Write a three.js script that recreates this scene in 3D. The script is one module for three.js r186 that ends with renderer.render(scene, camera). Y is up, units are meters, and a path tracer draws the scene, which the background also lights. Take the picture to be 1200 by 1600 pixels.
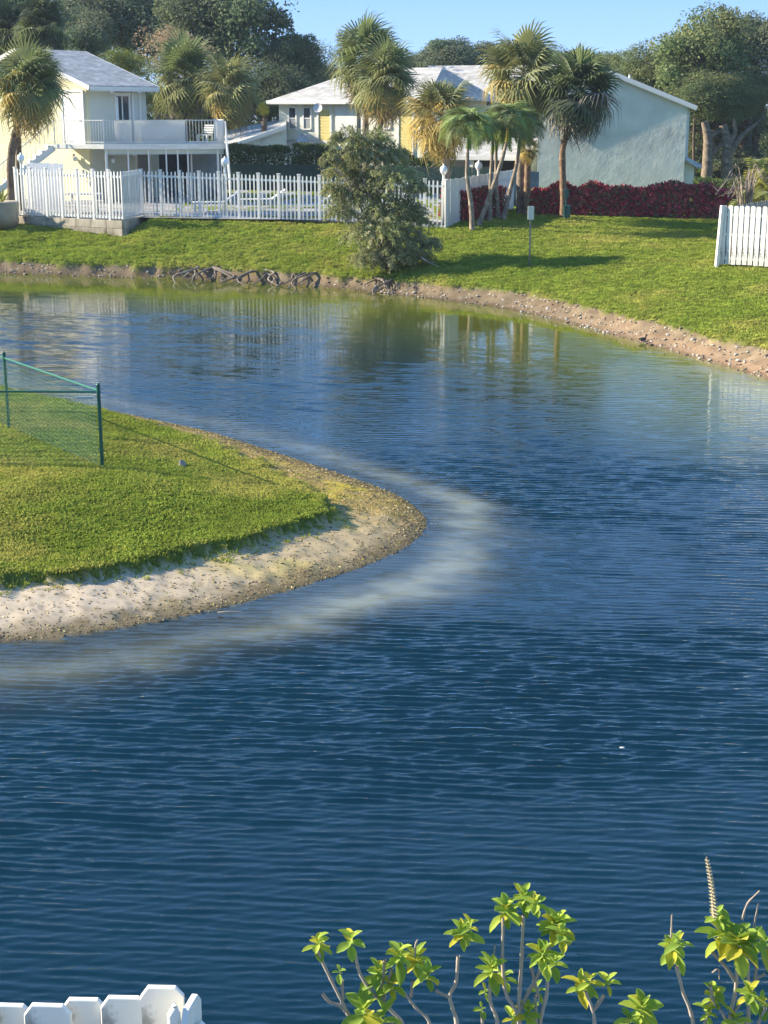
import * as THREE from 'three';
import { mergeGeometries } from 'three/addons/utils/BufferGeometryUtils.js';
import { RoundedBoxGeometry } from 'three/addons/geometries/RoundedBoxGeometry.js';

// ---------------------------------------------------------------- camera, sky, sun, exposure
const EYE = 5.8, F = 2300, PITCH = Math.atan(635 / F);
const renderer = new THREE.WebGLRenderer({ antialias: true });
renderer.setSize(768, 1024);
renderer.toneMapping = THREE.LinearToneMapping;
renderer.toneMappingExposure = 2.7;
renderer.shadowMap.enabled = true;
const scene = new THREE.Scene();
const camera = new THREE.PerspectiveCamera(2 * Math.atan(800 / F) * 180 / Math.PI, 0.75, 0.1, 1500);
camera.position.set(0, EYE, 0);
camera.rotation.x = -PITCH;

const SUN = new THREE.Vector3(-2.32, 1.17, -0.33).normalize();
{
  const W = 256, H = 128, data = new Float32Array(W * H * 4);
  const stops = [[0, [0.42, 0.64, 0.94]], [5, [0.24, 0.47, 0.87]], [12, [0.225, 0.47, 0.91]], [28, [0.19, 0.43, 0.90]], [50, [0.12, 0.31, 0.72]], [90, [0.07, 0.18, 0.45]]];  // stops above the view kept bright, shaped to lighten the water reflections
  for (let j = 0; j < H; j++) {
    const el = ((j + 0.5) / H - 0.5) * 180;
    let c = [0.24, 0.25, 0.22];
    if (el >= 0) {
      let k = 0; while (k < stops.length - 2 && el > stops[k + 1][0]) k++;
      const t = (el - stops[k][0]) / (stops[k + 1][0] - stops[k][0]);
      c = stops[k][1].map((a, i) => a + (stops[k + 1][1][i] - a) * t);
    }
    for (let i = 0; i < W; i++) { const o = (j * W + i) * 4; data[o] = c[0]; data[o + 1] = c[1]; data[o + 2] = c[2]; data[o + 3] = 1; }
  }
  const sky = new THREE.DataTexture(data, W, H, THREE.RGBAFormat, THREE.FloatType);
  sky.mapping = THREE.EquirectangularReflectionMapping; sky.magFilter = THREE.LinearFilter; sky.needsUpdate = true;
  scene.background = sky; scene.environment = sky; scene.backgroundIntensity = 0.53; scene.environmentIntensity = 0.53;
}
scene.fog = new THREE.FogExp2(new THREE.Color().setRGB(0.75, 0.86, 1.0), 0.0003);
const sun = new THREE.DirectionalLight(new THREE.Color(1.0, 0.9, 0.74), 4.6);
sun.position.copy(SUN).multiplyScalar(120).add(new THREE.Vector3(0, 0, -40));
sun.target.position.set(0, 0, -40);
sun.castShadow = true; sun.shadow.mapSize.set(4096, 4096);
Object.assign(sun.shadow.camera, { left: -60, right: 60, top: 60, bottom: -60, near: 1, far: 300 });
scene.add(sun, sun.target);

// ---------------------------------------------------------------- helpers
function rng(seed) { let a = seed >>> 0; return () => { a = (a + 0x6D2B79F5) | 0; let t = Math.imul(a ^ (a >>> 15), 1 | a); t = (t + Math.imul(t ^ (t >>> 7), 61 | t)) ^ t; return ((t ^ (t >>> 14)) >>> 0) / 4294967296; }; }
const V = (x, y, z) => new THREE.Vector3(x, y, z);
const lerp = (a, b, t) => a + (b - a) * t, clamp = (x, a, b) => Math.min(b, Math.max(a, x));
const smooth = (a, b, x) => { const t = clamp((x - a) / (b - a), 0, 1); return t * t * (3 - 2 * t); };
function hash(i, j) { let h = Math.imul(i, 374761393) + Math.imul(j, 668265263); h = Math.imul(h ^ (h >>> 13), 1274126177); return ((h ^ (h >>> 16)) >>> 0) / 4294967296; }
function noise(x, y) { const i = Math.floor(x), j = Math.floor(y), u = x - i, v = y - j, s = u * u * (3 - 2 * u), t = v * v * (3 - 2 * v); return lerp(lerp(hash(i, j), hash(i + 1, j), s), lerp(hash(i, j + 1), hash(i + 1, j + 1), s), t); }
const fbm = (x, y, o = 4) => { let a = 0, w = 0.5, n = 0; for (let k = 0; k < o; k++) { a += w * noise(x, y); n += w; x = x * 2.03 + 17.1; y = y * 2.03 + 5.7; w *= 0.5; } return a / n; };
const CP = Math.cos(PITCH), SP = Math.sin(PITCH);
function ray(px, py) { const a = (px - 600) / F, b = (800 - py) / F; return V(a, b * CP - SP, -(b * SP + CP)); }
function at(px, py, Y) { const r = ray(px, py); const t = (Y - EYE) / r.y; return V(r.x * t, Y, r.z * t); }         // point of that picture direction at height Y
function far(px, py, d) { const r = ray(px, py); const t = d / -r.z; return V(r.x * t, EYE + r.y * t, -d); }           // ... at distance d
function inView(x, y, z, m) { const dz = -z, dy = y - EYE, depth = dz * CP - dy * SP; if (depth < 1) return false; const b = (dy * CP + dz * SP) / depth * F, a = x / depth * F; return Math.abs(a) < 600 + m && Math.abs(b) < 800 + m; }

const used = {};
function numbered(n) { const k = used[n] = (used[n] ?? -1) + 1; return k ? n + '_' + String(k).padStart(3, '0') : n; }
function tag(o, label, category, group, kind) { o.userData.label = label; if (category) o.userData.category = category; if (group) o.userData.group = group; if (kind) o.userData.kind = kind; return o; }
function thing(name, label, category, pos, turn = 0, group) { const o = new THREE.Group(); o.name = numbered(name); scene.add(o); o.position.copy(pos); o.rotation.y = turn; tag(o, label, category, group); return o; }
function part(name, geo, mat, parent) { const m = new THREE.Mesh(geo, mat); m.name = parent === scene ? numbered(name) : name; m.castShadow = m.receiveShadow = true; parent.add(m); return m; }
function structure(name, geo, mat) { const m = part(name, geo, mat, scene); m.userData.kind = 'structure'; return m; }
function copyOf(root, label) { const r = root.clone(); r.name = numbered(root.name.replace(/_\d{3}$/, '')); scene.add(r); if (label) r.userData.label = label; return r; }
const box = (w, h, d, x = 0, y = 0, z = 0, ry = 0, rz = 0, rx = 0) => { const g = new THREE.BoxGeometry(w, h, d); if (rx) g.rotateX(rx); if (rz) g.rotateZ(rz); if (ry) g.rotateY(ry); g.translate(x, y, z); return g; };
const rbox = (w, h, d, r, x = 0, y = 0, z = 0) => { const g = new RoundedBoxGeometry(w, h, d, 2, r); g.translate(x, y, z); return g; };
function bar(a, b, w, h = w) { // box-section bar from a to b
  const d = b.clone().sub(a), L = d.length(), g = new THREE.BoxGeometry(w, h, L); g.translate(0, 0, L / 2);
  const m = new THREE.Matrix4().lookAt(b, a, V(0, 1, 0)); m.setPosition(a); g.applyMatrix4(m); return g;
}
function tube(pts, r0, r1, sides = 6, segs = 0, wob = 0, rnd = null) { // tapered tube along a smooth curve
  const c = new THREE.CatmullRomCurve3(pts), n = segs || pts.length * 3, pos = [], nor = [], uv = [], idx = [];
  const fr = c.computeFrenetFrames(n, false), L = c.getLength();
  for (let i = 0; i <= n; i++) {
    const t = i / n, p = c.getPoint(t); let r = lerp(r0, r1, t); if (wob) r *= 1 + wob * ((rnd ? rnd() : hash(i, 7)) - 0.5);
    for (let j = 0; j <= sides; j++) {
      const a = j / sides * Math.PI * 2, nx = fr.normals[i].clone().multiplyScalar(Math.cos(a)).addScaledVector(fr.binormals[i], Math.sin(a));
      pos.push(p.x + nx.x * r, p.y + nx.y * r, p.z + nx.z * r); nor.push(nx.x, nx.y, nx.z); uv.push(a * r0, t * L);
    }
  }
  for (let i = 0; i < n; i++) for (let j = 0; j < sides; j++) { const a = i * (sides + 1) + j, b = a + sides + 1; idx.push(a, a + 1, b, b, a + 1, b + 1); }
  const g = new THREE.BufferGeometry(); g.setAttribute('position', new THREE.Float32BufferAttribute(pos, 3)); g.setAttribute('normal', new THREE.Float32BufferAttribute(nor, 3)); g.setAttribute('uv', new THREE.Float32BufferAttribute(uv, 2)); g.setIndex(idx); return g;
}
function poly(quads) { // flat faces from lists of corner points
  const pos = [], uv = []; for (const q of quads) { const e1 = q[1].clone().sub(q[0]).normalize(), n = q[1].clone().sub(q[0]).cross(q[2].clone().sub(q[0])).normalize(), e2 = n.clone().cross(e1); for (let k = 1; k < q.length - 1; k++) for (const p of [q[0], q[k], q[k + 1]]) { pos.push(p.x, p.y, p.z); const d = p.clone().sub(q[0]); uv.push(d.dot(e1), d.dot(e2)); } }
  const g = new THREE.BufferGeometry(); g.setAttribute('position', new THREE.Float32BufferAttribute(pos, 3)); g.setAttribute('uv', new THREE.Float32BufferAttribute(uv, 2)); g.computeVertexNormals(); return g;
}
function slab(q, thick) { // a quad with thickness below its plane
  const n = q[1].clone().sub(q[0]).cross(q[2].clone().sub(q[0])).normalize(); if (n.y < 0) n.negate(); const b = q.map(p => p.clone().addScaledVector(n, -thick)); const f = [q, b.slice().reverse()];
  for (let k = 0; k < q.length; k++) { const j = (k + 1) % q.length; f.push([q[k], b[k], b[j], q[j]]); } return poly(f);
}
function prism(outline, depth) { const s = new THREE.Shape(outline.map(p => new THREE.Vector2(p[0], p[1]))); return new THREE.ExtrudeGeometry(s, { depth, bevelEnabled: false }); }
const merge = gs => mergeGeometries(gs.map(g => { const n = g.index ? g.toNonIndexed() : g; for (const k of Object.keys(n.attributes)) if (!['position', 'normal', 'uv'].includes(k)) n.deleteAttribute(k); return n; }));

// ---------------------------------------------------------------- textures and materials
function tex(n, size, fn, srgb, rep = 1) {
  const d = new Uint8Array(n * n * 4); for (let j = 0; j < n; j++) for (let i = 0; i < n; i++) { const c = fn(i / n, j / n), o = (j * n + i) * 4; for (let k = 0; k < 3; k++) d[o + k] = clamp(c[k], 0, 1) * 255; d[o + 3] = 255; }
  const t = new THREE.DataTexture(d, n, n); t.wrapS = t.wrapT = THREE.RepeatWrapping; t.magFilter = THREE.LinearFilter; t.repeat.set(1 / size, 1 / size); if (srgb) t.colorSpace = THREE.SRGBColorSpace; t.needsUpdate = true; return t;
}
const tn = (u, v, f) => { const w = (x, y) => fbm(x * f, y * f, 5); return lerp(lerp(w(u, v), w(u - 1, v), u), lerp(w(u, v - 1), w(u - 1, v - 1), u), v); }; // tileable noise
const tGrey = tex(256, 2.5, (u, v) => { const a = 0.62 + 0.65 * (tn(u, v, 6) - 0.5) * 1.2 + 0.12; return [a, a, a]; }, true);
const tFaint = tex(256, 3.1, (u, v) => { const a = 0.93 + 0.3 * (tn(u, v, 5) - 0.5); return [a, a, a * 0.99]; }, true);
const tWeather = tex(512, 1.3, (u, v) => { const a = 0.95 + 0.22 * (tn(u, v * 0.25, 16) - 0.5) + 0.16 * (tn(u, v, 5) - 0.5) - 0.35 * smooth(0.68, 0.82, tn(u + 0.2, v, 9)); return [a, a * 0.995, a * 0.97]; }, true);
const tStucco = tex(512, 3.7, (u, v) => { const a = 0.55 * tn(u, v, 4) + 0.3 * tn(u + 0.3, v, 14) + 0.15 * tn(u, v + 0.4, 50); return [a, a, a]; });
const tBark = tex(256, 0.9, (u, v) => { const a = 0.74 + 0.8 * (tn(u, v, 9) - 0.5) + 0.3 * (tn(u, v * 0.3, 17) - 0.5); return [a + 0.05, a, a - 0.05]; }, true);
const tConc = tex(512, 2.4, (u, v) => { const st = tn(u, v * 0.2, 11); const a = 0.76 + 0.5 * (tn(u, v, 7) - 0.5) + 0.55 * (st - 0.5) + (v > 0.8 ? -0.06 : 0); return [a + 0.02, a, a - 0.05]; }, true);
const tShingle = tex(512, 2, (u, v) => { const r = Math.floor(v * 14), c = Math.floor(u * 8 + (r % 2) * 0.5); const e = (v * 14) % 1; const a = 0.78 + 0.14 * (hash(c % 8, r) - 0.5) + 0.2 * (tn(u, v, 6) - 0.5) - (e < 0.1 ? 0.14 : 0); return [a, a, a]; }, true);
const std = (c, o = {}) => new THREE.MeshStandardMaterial({ color: new THREE.Color().setRGB(...c), roughness: 0.8, side: THREE.DoubleSide, ...o });
const leafy = (c, t = 0.35, o = {}) => new THREE.MeshPhysicalMaterial({ color: new THREE.Color().setRGB(...c), roughness: 1, transmission: t, thickness: 0, side: THREE.DoubleSide, specularIntensity: 0.6, ...o });
const M = {
  white: std([0.81, 0.79, 0.73], { map: tFaint, roughness: 0.55 }), whiteOld: std([0.84, 0.81, 0.74], { map: tWeather, roughness: 0.7 }), greyBoard: std([0.33, 0.37, 0.38], { map: tGrey }),
  cream: std([0.76, 0.69, 0.44], { map: tFaint, bumpMap: tStucco, bumpScale: 0.01 }), creamWhite: std([0.78, 0.76, 0.62], { map: tFaint }), yellow: std([0.82, 0.68, 0.26], { map: tFaint }),
  greyWall: std([0.71, 0.70, 0.60], { map: tFaint, bumpMap: tStucco, bumpScale: 0.035 }), paleWall: std([0.62, 0.65, 0.56], { map: tFaint }),
  roof: std([0.72, 0.69, 0.62], { map: tShingle, roughness: 0.9 }), concrete: std([0.55, 0.50, 0.42], { map: tConc, roughness: 0.95, bumpMap: tStucco, bumpScale: 0.02 }), deck: std([0.55, 0.53, 0.49], { map: tGrey }),
  glass: new THREE.MeshPhysicalMaterial({ color: new THREE.Color().setRGB(0.03, 0.04, 0.05), roughness: 0.05, metalness: 0, specularIntensity: 1, side: THREE.DoubleSide }), curtain: std([0.7, 0.72, 0.72]), dark: std([0.035, 0.04, 0.045]),
  greenFence: std([0.035, 0.095, 0.075], { map: tGrey }), metalGrey: std([0.35, 0.36, 0.36], { roughness: 0.4, metalness: 0.5 }), globe: std([0.82, 0.84, 0.85], { roughness: 0.25 }),
  greenVinyl: std([0.006, 0.085, 0.06], { roughness: 0.3 }), greenRail: std([0.012, 0.14, 0.08], { roughness: 0.35 }), boxGreen: std([0.02, 0.09, 0.07], { roughness: 0.5 }),
  bark: std([0.23, 0.19, 0.15], { map: tBark, roughness: 0.95 }), barkGrey: std([0.36, 0.32, 0.27], { map: tBark, roughness: 0.95 }), barkPale: std([0.46, 0.42, 0.36], { map: tBark, roughness: 0.9 }), barkOrange: std([0.38, 0.27, 0.18], { map: tBark, roughness: 0.95 }),
  twig: std([0.47, 0.38, 0.29], { map: tFaint, roughness: 0.9 }), root: std([0.30, 0.24, 0.18], { map: tGrey, roughness: 0.95 }),
};
const dishMat = std([0.55, 0.55, 0.56], { roughness: 0.45 });

// ---------------------------------------------------------------- shorelines (world x,z) and terrain height
const xz = l => l.map(([px, py, Y = 0]) => { const p = at(px, py, Y); return [p.x, p.z]; });
function smoothLine(pts, n) { const c = new THREE.CatmullRomCurve3(pts.map(p => V(p[0], 0, p[1])), false, 'centripetal'); return c.getPoints(n).map(p => [p.x, p.z]); }
const farShore = smoothLine([[-70, -54], [-30, -53.2], ...xz([[-60, 427], [0, 428], [100, 431], [200, 434], [300, 437], [400, 443], [480, 448], [560, 455], [640, 463], [700, 470], [760, 478], [820, 489], [880, 503], [940, 519], [1000, 535], [1060, 552], [1120, 569], [1200, 592], [1290, 622]]), [14, -26], [18, -18], [22, -8]], 150);
const pen = smoothLine([[-40, -40], ...xz([[-330, 540], [-180, 565], [-60, 592], [30, 612], [100, 627], [170, 641], [240, 656], [320, 673], [400, 697], [480, 723], [560, 750], [620, 773], [655, 797], [668, 818], [645, 848], [585, 879], [500, 908], [400, 937], [300, 961], [200, 980], [100, 996], [0, 1006], [-120, 1016]]), [-9, -16.6], [-16, -15.6], [-40, -15]], 150);
const LAKE = [...farShore, [22, -6.6], [8, -6.8], [0, -6.9], [-10, -6.5], [-40, -6.5], [-40, -15], ...pen.slice().reverse(), [-70, -40]];
const GRASS = smoothLine([[-40, -39.3], ...xz([[-330, 542, 0.23], [-180, 566, 0.23], [-60, 592, 0.23], [30, 610, 0.23], [100, 625, 0.23], [170, 642, 0.23], [235, 661, 0.23], [310, 682, 0.23], [373, 708, 0.23], [430, 732, 0.23], [470, 755, 0.23], [502, 783, 0.23], [513, 804, 0.23], [467, 827, 0.23], [408, 845, 0.23], [350, 858, 0.23], [292, 872, 0.23], [216, 889, 0.23], [117, 908, 0.23], [60, 908, 0.23], [0, 913, 0.23], [-120, 920, 0.23]]), [-9, -18], [-16, -17.2], [-40, -16.6]], 150);
const GRASSPOLY = [...GRASS, [-60, -16], [-60, -40]];
function segDist(P, x, z, closed) { let best = 1e9; const n = P.length; for (let i = 0, j = closed ? n - 1 : 0; i < n; j = i++) { if (!closed && i === 0) continue; const ax = P[j][0], az = P[j][1], dx = P[i][0] - ax, dz = P[i][1] - az; const t = clamp(((x - ax) * dx + (z - az) * dz) / (dx * dx + dz * dz + 1e-9), 0, 1); const ex = x - ax - dx * t, ez = z - az - dz * t, d = ex * ex + ez * ez; if (d < best) best = d; } return Math.sqrt(best); }
function inside(P, x, z) { let c = false; for (let i = 0, j = P.length - 1; i < P.length; j = i++) if ((P[i][1] > z) !== (P[j][1] > z) && x < (P[j][0] - P[i][0]) * (z - P[i][1]) / (P[j][1] - P[i][1]) + P[i][0]) c = !c; return c; }
const RISE = [[-14, 0.26], [-5, 0.23], [2.4, 0.165], [8.5, 0.1], [12, 0.075]];
function riseAt(x) { if (x <= -14) return 0.26; for (let k = 1; k < RISE.length; k++) if (x < RISE[k][0]) return lerp(RISE[k - 1][1], RISE[k][1], (x - RISE[k - 1][0]) / (RISE[k][0] - RISE[k - 1][0])); return 0.075; }
const WALLX = at(193, 344, 1.66).x;
// what lies at (x, z): height, distance to the water line (negative in the lake), cover 0 lake bed, 1 bank, 2 lawn
function ground(x, z) {
  const dF = segDist(farShore, x, z), dP = segDist(pen, x, z), isLake = inside(LAKE, x, z), wob = (fbm(x * 2.1, z * 2.1, 3) - 0.5);
  if (isLake) {
    const dn = Math.min(dF, dP, z > -9 ? Math.max(0.05, (-6.7 - z) * 3) : 1e9), nearPen = dP < dF;
    const h = nearPen ? -0.015 - 0.06 * smooth(0, 0.8, dn) - 0.09 * smooth(0.8, 2.0, dn) - 0.3 * smooth(1.8, 6, dn) : -0.03 - 0.12 * smooth(0, 1.2, dn) - 0.3 * smooth(0.8, 6, dn);
    return { h: h + wob * 0.02, sd: -dn, cover: 0, nearPen, z };
  }
  const bump = (fbm(x * 5.3, z * 5.3, 3) - 0.5);
  if (dP < dF && z < -12) { // the spit with its beach
    const g = inside(GRASSPOLY, x, z), dG = segDist(GRASS, x, z), s = g ? dG : -dG;
    const crumble = (fbm(x * 3.1 + 9, z * 3.1, 3) - 0.5) * 0.34 + (fbm(x * 11, z * 11, 2) - 0.5) * 0.12, ss = s + crumble;
    const south = smooth(-22.5, -20.5, z), lip = 0.02 + 0.11 * south;
    if (ss < 0) { const t = dP / (dP + Math.max(0.02, -ss)); return { h: 0.2 * Math.pow(t, 0.9) + bump * 0.05 * smooth(0, 0.3, dP), sd: dP, cover: 1, edge: -ss, pen: true, t }; }
    return { h: 0.2 + lip * smooth(0, 0.09, ss) + 0.26 * smooth(0.1, 3.5, ss) + bump * 0.03, sd: dP, cover: 2, edge: ss, pen: true };
  }
  if (z > -16 && dF > 3) { const d = -6.7 - z; return { h: 1.2 * smooth(0, 2.2, -d) + bump * 0.04, sd: -d, cover: -d < 0.5 ? 1 : 2, edge: 1 }; }
  const w = lerp(0.42, 0.95, smooth(-2, 8, x)) + 0.55 * (fbm(x * 0.7, z * 0.7, 3) - 0.5) + 0.6 * wob, e = dF - w;
  if (e < 0) { const t = dF / w; return { h: 0.36 * (0.35 * t + 0.65 * t * t) + bump * 0.16 * smooth(0, 0.3, dF), sd: dF, cover: 1, edge: -e, t }; }
  const r = 0.36 + 0.07 * smooth(0, 0.15, e) + riseAt(x) * e, cap = 1.66;
  const h = r < cap - 0.3 ? r : cap - 0.3 * Math.exp(-(r - cap + 0.3) / 0.3);
  return { h: h + bump * 0.05 - 0.27 * smooth(WALLX + 1.0, WALLX + 0.1, x) * smooth(-53.6, -55.4, z), sd: dF, cover: 2, edge: e };
}
const gy = (x, z) => ground(x, z).h;

// ---------------------------------------------------------------- ground as one grid, split into lawn, bank and lake bed
{
  const zs = [], xs = [];
  for (let z = -4; z > -420;) { zs.push(z); const d = -z; z -= d < 6 ? 0.5 : d < 15.5 ? 0.22 : d < 28 ? 0.065 : d < 32 ? 0.1 : d < 61 ? 0.13 : (d - 60) * 0.15 + 0.2; }
  for (let x = -330; x < 330;) { xs.push(x); const a = x < -8.5 ? -8.5 - x : x > 2 ? x - 2 : 0; x += a === 0 ? 0.065 : a < 14 ? 0.15 : Math.max(0.2, (a - 14) * 0.15); }
  const nx = xs.length, nz = zs.length, pos = new Float32Array(nx * nz * 3), col = new Float32Array(nx * nz * 3), cov = new Uint8Array(nx * nz);
  for (let j = 0; j < nz; j++) for (let i = 0; i < nx; i++) {
    const x = xs[i], z = zs[j], k = (j * nx + i) * 3, g = ground(x, z), n1 = fbm(x * 0.55 + 3, z * 0.55, 4), n2 = fbm(x * 6, z * 6, 3), n3 = hash(i, j);
    pos[k] = x; pos[k + 1] = g.h; pos[k + 2] = z; cov[j * nx + i] = g.cover;
    let c;
    if (g.cover === 2) {
      const dry = clamp((n1 - 0.45) * 2.6, 0, 1) * 0.8, base = [lerp(0.12, 0.21, dry), lerp(0.17, 0.19, dry), lerp(0.022, 0.04, dry)];
      const f = 0.72 + 0.5 * n2 + 0.15 * n3; c = base.map(v => v * f);
      if (g.edge < 0.25) { const t = smooth(0.25, 0, g.edge) * 0.6; c = [lerp(c[0], 0.11, t), lerp(c[1], 0.095, t), lerp(c[2], 0.04, t)]; }
    } else if (g.cover === 1) {
      if (g.pen) { // white sand, straw-coloured dry weed and a dark wet strand line
        const south = smooth(-21.6, -19.3, z), sand = [0.47, 0.385, 0.275], straw = [0.31, 0.225, 0.075], muck = [0.12, 0.095, 0.05];
        const mixS = clamp(south * 1.5 + (n2 - 0.5) * 1.3 - 0.25, 0, 1); c = straw.map((v, q) => lerp(v, sand[q], mixS * (1 - 0.5 * smooth(-3.6, -0.6, x)))); 
        const grit = clamp((n3 - 0.72) * 2.2, 0, 0.55); c = c.map((v, q) => lerp(v, [0.17, 0.13, 0.08][q], grit));
        const wet = smooth(0.62, 0.08, g.sd + (n2 - 0.5) * 0.5); c = c.map((v, q) => lerp(v, muck[q], wet * 0.85));
        const yel = smooth(0.55, 0.75, fbm(x * 1.4 + 40, z * 1.4, 3)) * 0.7 * (1 - wet); c = c.map((v, q) => lerp(v, [0.42, 0.34, 0.04][q], yel * (1 - south * 0.5)));
      } else {
        const right = smooth(3, 9, x), stone = [0.23, 0.18, 0.115].map(v => v * lerp(0.85, 1.25, right)), brown = [0.12, 0.085, 0.05], red = [0.30, 0.19, 0.11];
        const t = clamp(n2 * 1.5 - 0.3 + 0.2 * n3, 0, 1); c = brown.map((v, q) => lerp(v, stone[q], t)); c = c.map((v, q) => lerp(v, red[q], right * smooth(0.9, 0.1, g.sd) * 0.85));
        const wet = smooth(0.25, 0.02, g.sd); c = c.map(v => v * (1 - 0.45 * wet));
      }
    } else {
      const d = z > -12.5 ? 9 : -g.sd, deep = [0.003, 0.024, 0.042];
      if (g.nearPen) {
        const shelf = [0.255, 0.245, 0.195], weed = [0.045, 0.05, 0.045], streak = fbm(x * 1.1 + 7, z * 4.5, 4), ragged = (fbm(x * 0.8 + 30, z * 1.6, 4) - 0.5);
        const fade = lerp(0.38, 1, smooth(-3.4, -0.3, x)) * lerp(1, 0.5, smooth(-21.4, -23, z)), band = smooth(0.2, 0.75, d + ragged * 0.8) * smooth(1.55, 0.7, d + ragged * 1.1), a = clamp(band * fade * (0.35 + 0.6 * smooth(0.3, 0.75, streak) + 0.55 * n2), 0, 1), dd = smooth(0.7, 2.0, d + ragged * 0.8);
        c = weed.map((v, q) => lerp(lerp(v, shelf[q], a), deep[q], dd));
      } else {
        const right = smooth(6, 10, x), sh = [lerp(0.12, 0.32, right), lerp(0.13, 0.28, right), lerp(0.015, 0.19, right)], dd = smooth(0.4, lerp(6.5, 2.2, right), d);  // olive left shallows: murky bed plus the bank grass reflection, painted into the colour
        c = sh.map((v, q) => lerp(v * (0.8 + 0.4 * n2), deep[q], dd));
      }
    }
    col[k] = c[0]; col[k + 1] = c[1]; col[k + 2] = c[2];
  }
  const idx = [[], [], []];
  for (let j = 0; j < nz - 1; j++) for (let i = 0; i < nx - 1; i++) {
    const a = j * nx + i, b = a + 1, c = a + nx, d = c + 1, k = Math.max(cov[a], cov[b], cov[c], cov[d]) === 0 ? 0 : Math.min(Math.max(cov[a], cov[b]), 2) === 2 && cov[d] === 2 ? 2 : Math.max(1, Math.min(cov[a], cov[d]));
    idx[k].push(a, b, c, b, d, c);
  }
  const whole = new THREE.BufferGeometry(); whole.setAttribute('position', new THREE.BufferAttribute(pos, 3)); whole.setIndex([...idx[0]].concat([])); 
  const mats = new THREE.MeshPhysicalMaterial({ vertexColors: true, roughness: 1, specularIntensity: 0, side: THREE.DoubleSide, bumpMap: tStucco, bumpScale: 0.02 });
  ['lake_bed', 'sandy_bank', 'lawn'].forEach((name, k) => {
    const map = new Map(), p = [], q = [], u = [], id = new Uint32Array(idx[k].length);
    idx[k].forEach((v, n) => { let m = map.get(v); if (m === undefined) { m = map.size; map.set(v, m); p.push(pos[v * 3], pos[v * 3 + 1], pos[v * 3 + 2]); q.push(col[v * 3], col[v * 3 + 1], col[v * 3 + 2]); u.push(pos[v * 3], pos[v * 3 + 2]); } id[n] = m; });
    const g = new THREE.BufferGeometry(); g.setAttribute('position', new THREE.Float32BufferAttribute(p, 3)); g.setAttribute('color', new THREE.Float32BufferAttribute(q, 3)); g.setAttribute('uv', new THREE.Float32BufferAttribute(u, 2)); g.setIndex(new THREE.BufferAttribute(id, 1)); g.computeVertexNormals();
    structure(name, g, mats);
  });
}

// ---------------------------------------------------------------- water: a sheet of real ripples
{
  const r = rng(77), waves = [];
  for (let k = 0; k < 34; k++) {
    const L = 0.065 * Math.pow(3.9, r()), dir = (r() - 0.5) * (k % 9 === 0 ? 1.1 : 0.34) + 0.06 + Math.PI / 2, kk = 2 * Math.PI / L;
    waves.push({ kx: Math.cos(dir) * kk, kz: Math.sin(dir) * kk, L, s: (0.038 + 0.056 * r()) * (L > 0.08 && L < 0.17 ? 1.35 : 0.6), ph: r() * 6.28 });
  }
  const rows = []; for (let z = -4.5; z > -56; z -= 0.008 + 0.0009 * -z) rows.push(z);
  const NC = 320, nr = rows.length, pos = new Float32Array(nr * (NC + 1) * 3), nor = new Float32Array(nr * (NC + 1) * 3), idx = new Uint32Array((nr - 1) * NC * 6);
  let o = 0, q = 0;
  for (let j = 0; j < nr; j++) {
    const z = rows[j], hw = 0.5 * -z + 6, dz = 0.008 + 0.0009 * -z;
    for (let i = 0; i <= NC; i++, o += 3) {
      const s = i / NC * 2 - 1, x = hw * (0.5 * s + 0.5 * s * s * s) - (1 - Math.abs(s)) * 0;
      const dF = segDist2(farShore, x, z), dP = segDist2(pen, x, z), gust = fbm(x * 0.16 + 4, z * 0.22, 3), warp = fbm(x * 0.35, z * 0.5, 2) * 2.6;
      let A = (0.35 + 1.25 * smooth(0.25, 0.75, gust)) * lerp(0.11, 1, smooth(1.5, 16, dF + (gust - 0.5) * 8)) * lerp(0.5, 1, smooth(0.0, 1.6, dP)) * lerp(1, 0.85, smooth(15, 40, -z)) * lerp(1.5, 1, smooth(8, 17, -z));
      let h = 0, gx = 0, gz = 0;
      for (const w of waves) { const fade = smooth(2 * dz, 4.5 * dz, w.L) * 0.97 + 0.03; const ph = w.kx * x + w.kz * z + w.ph + warp * (w.L < 0.2 ? 1 : 0.6), c = Math.cos(ph) * Math.exp(0.8 * Math.sin(ph)) * 0.86, amp = w.s * A * fade, n = Math.hypot(w.kx, w.kz); h += amp / n * Math.sin(ph); gx += amp * c * w.kx / n; gz += amp * c * w.kz / n; }
      pos[o] = x; pos[o + 1] = h; pos[o + 2] = z; const l = 1 / Math.hypot(gx, 1, gz); nor[o] = -gx * l; nor[o + 1] = l; nor[o + 2] = -gz * l;
      if (j < nr - 1 && i < NC) { const a = j * (NC + 1) + i, b = a + NC + 1; idx[q++] = a; idx[q++] = a + 1; idx[q++] = b; idx[q++] = a + 1; idx[q++] = b + 1; idx[q++] = b; }
    }
  }
  const g = new THREE.BufferGeometry(); g.setAttribute('position', new THREE.BufferAttribute(pos, 3)); g.setAttribute('normal', new THREE.BufferAttribute(nor, 3)); g.setIndex(new THREE.BufferAttribute(idx, 1));
  const m = new THREE.MeshPhysicalMaterial({ color: new THREE.Color().setRGB(0.88, 0.92, 0.87), roughness: 0.03, transmission: 1, thickness: 0, ior: 1.38, side: THREE.DoubleSide });
  structure('water', g, m);
}
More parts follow.
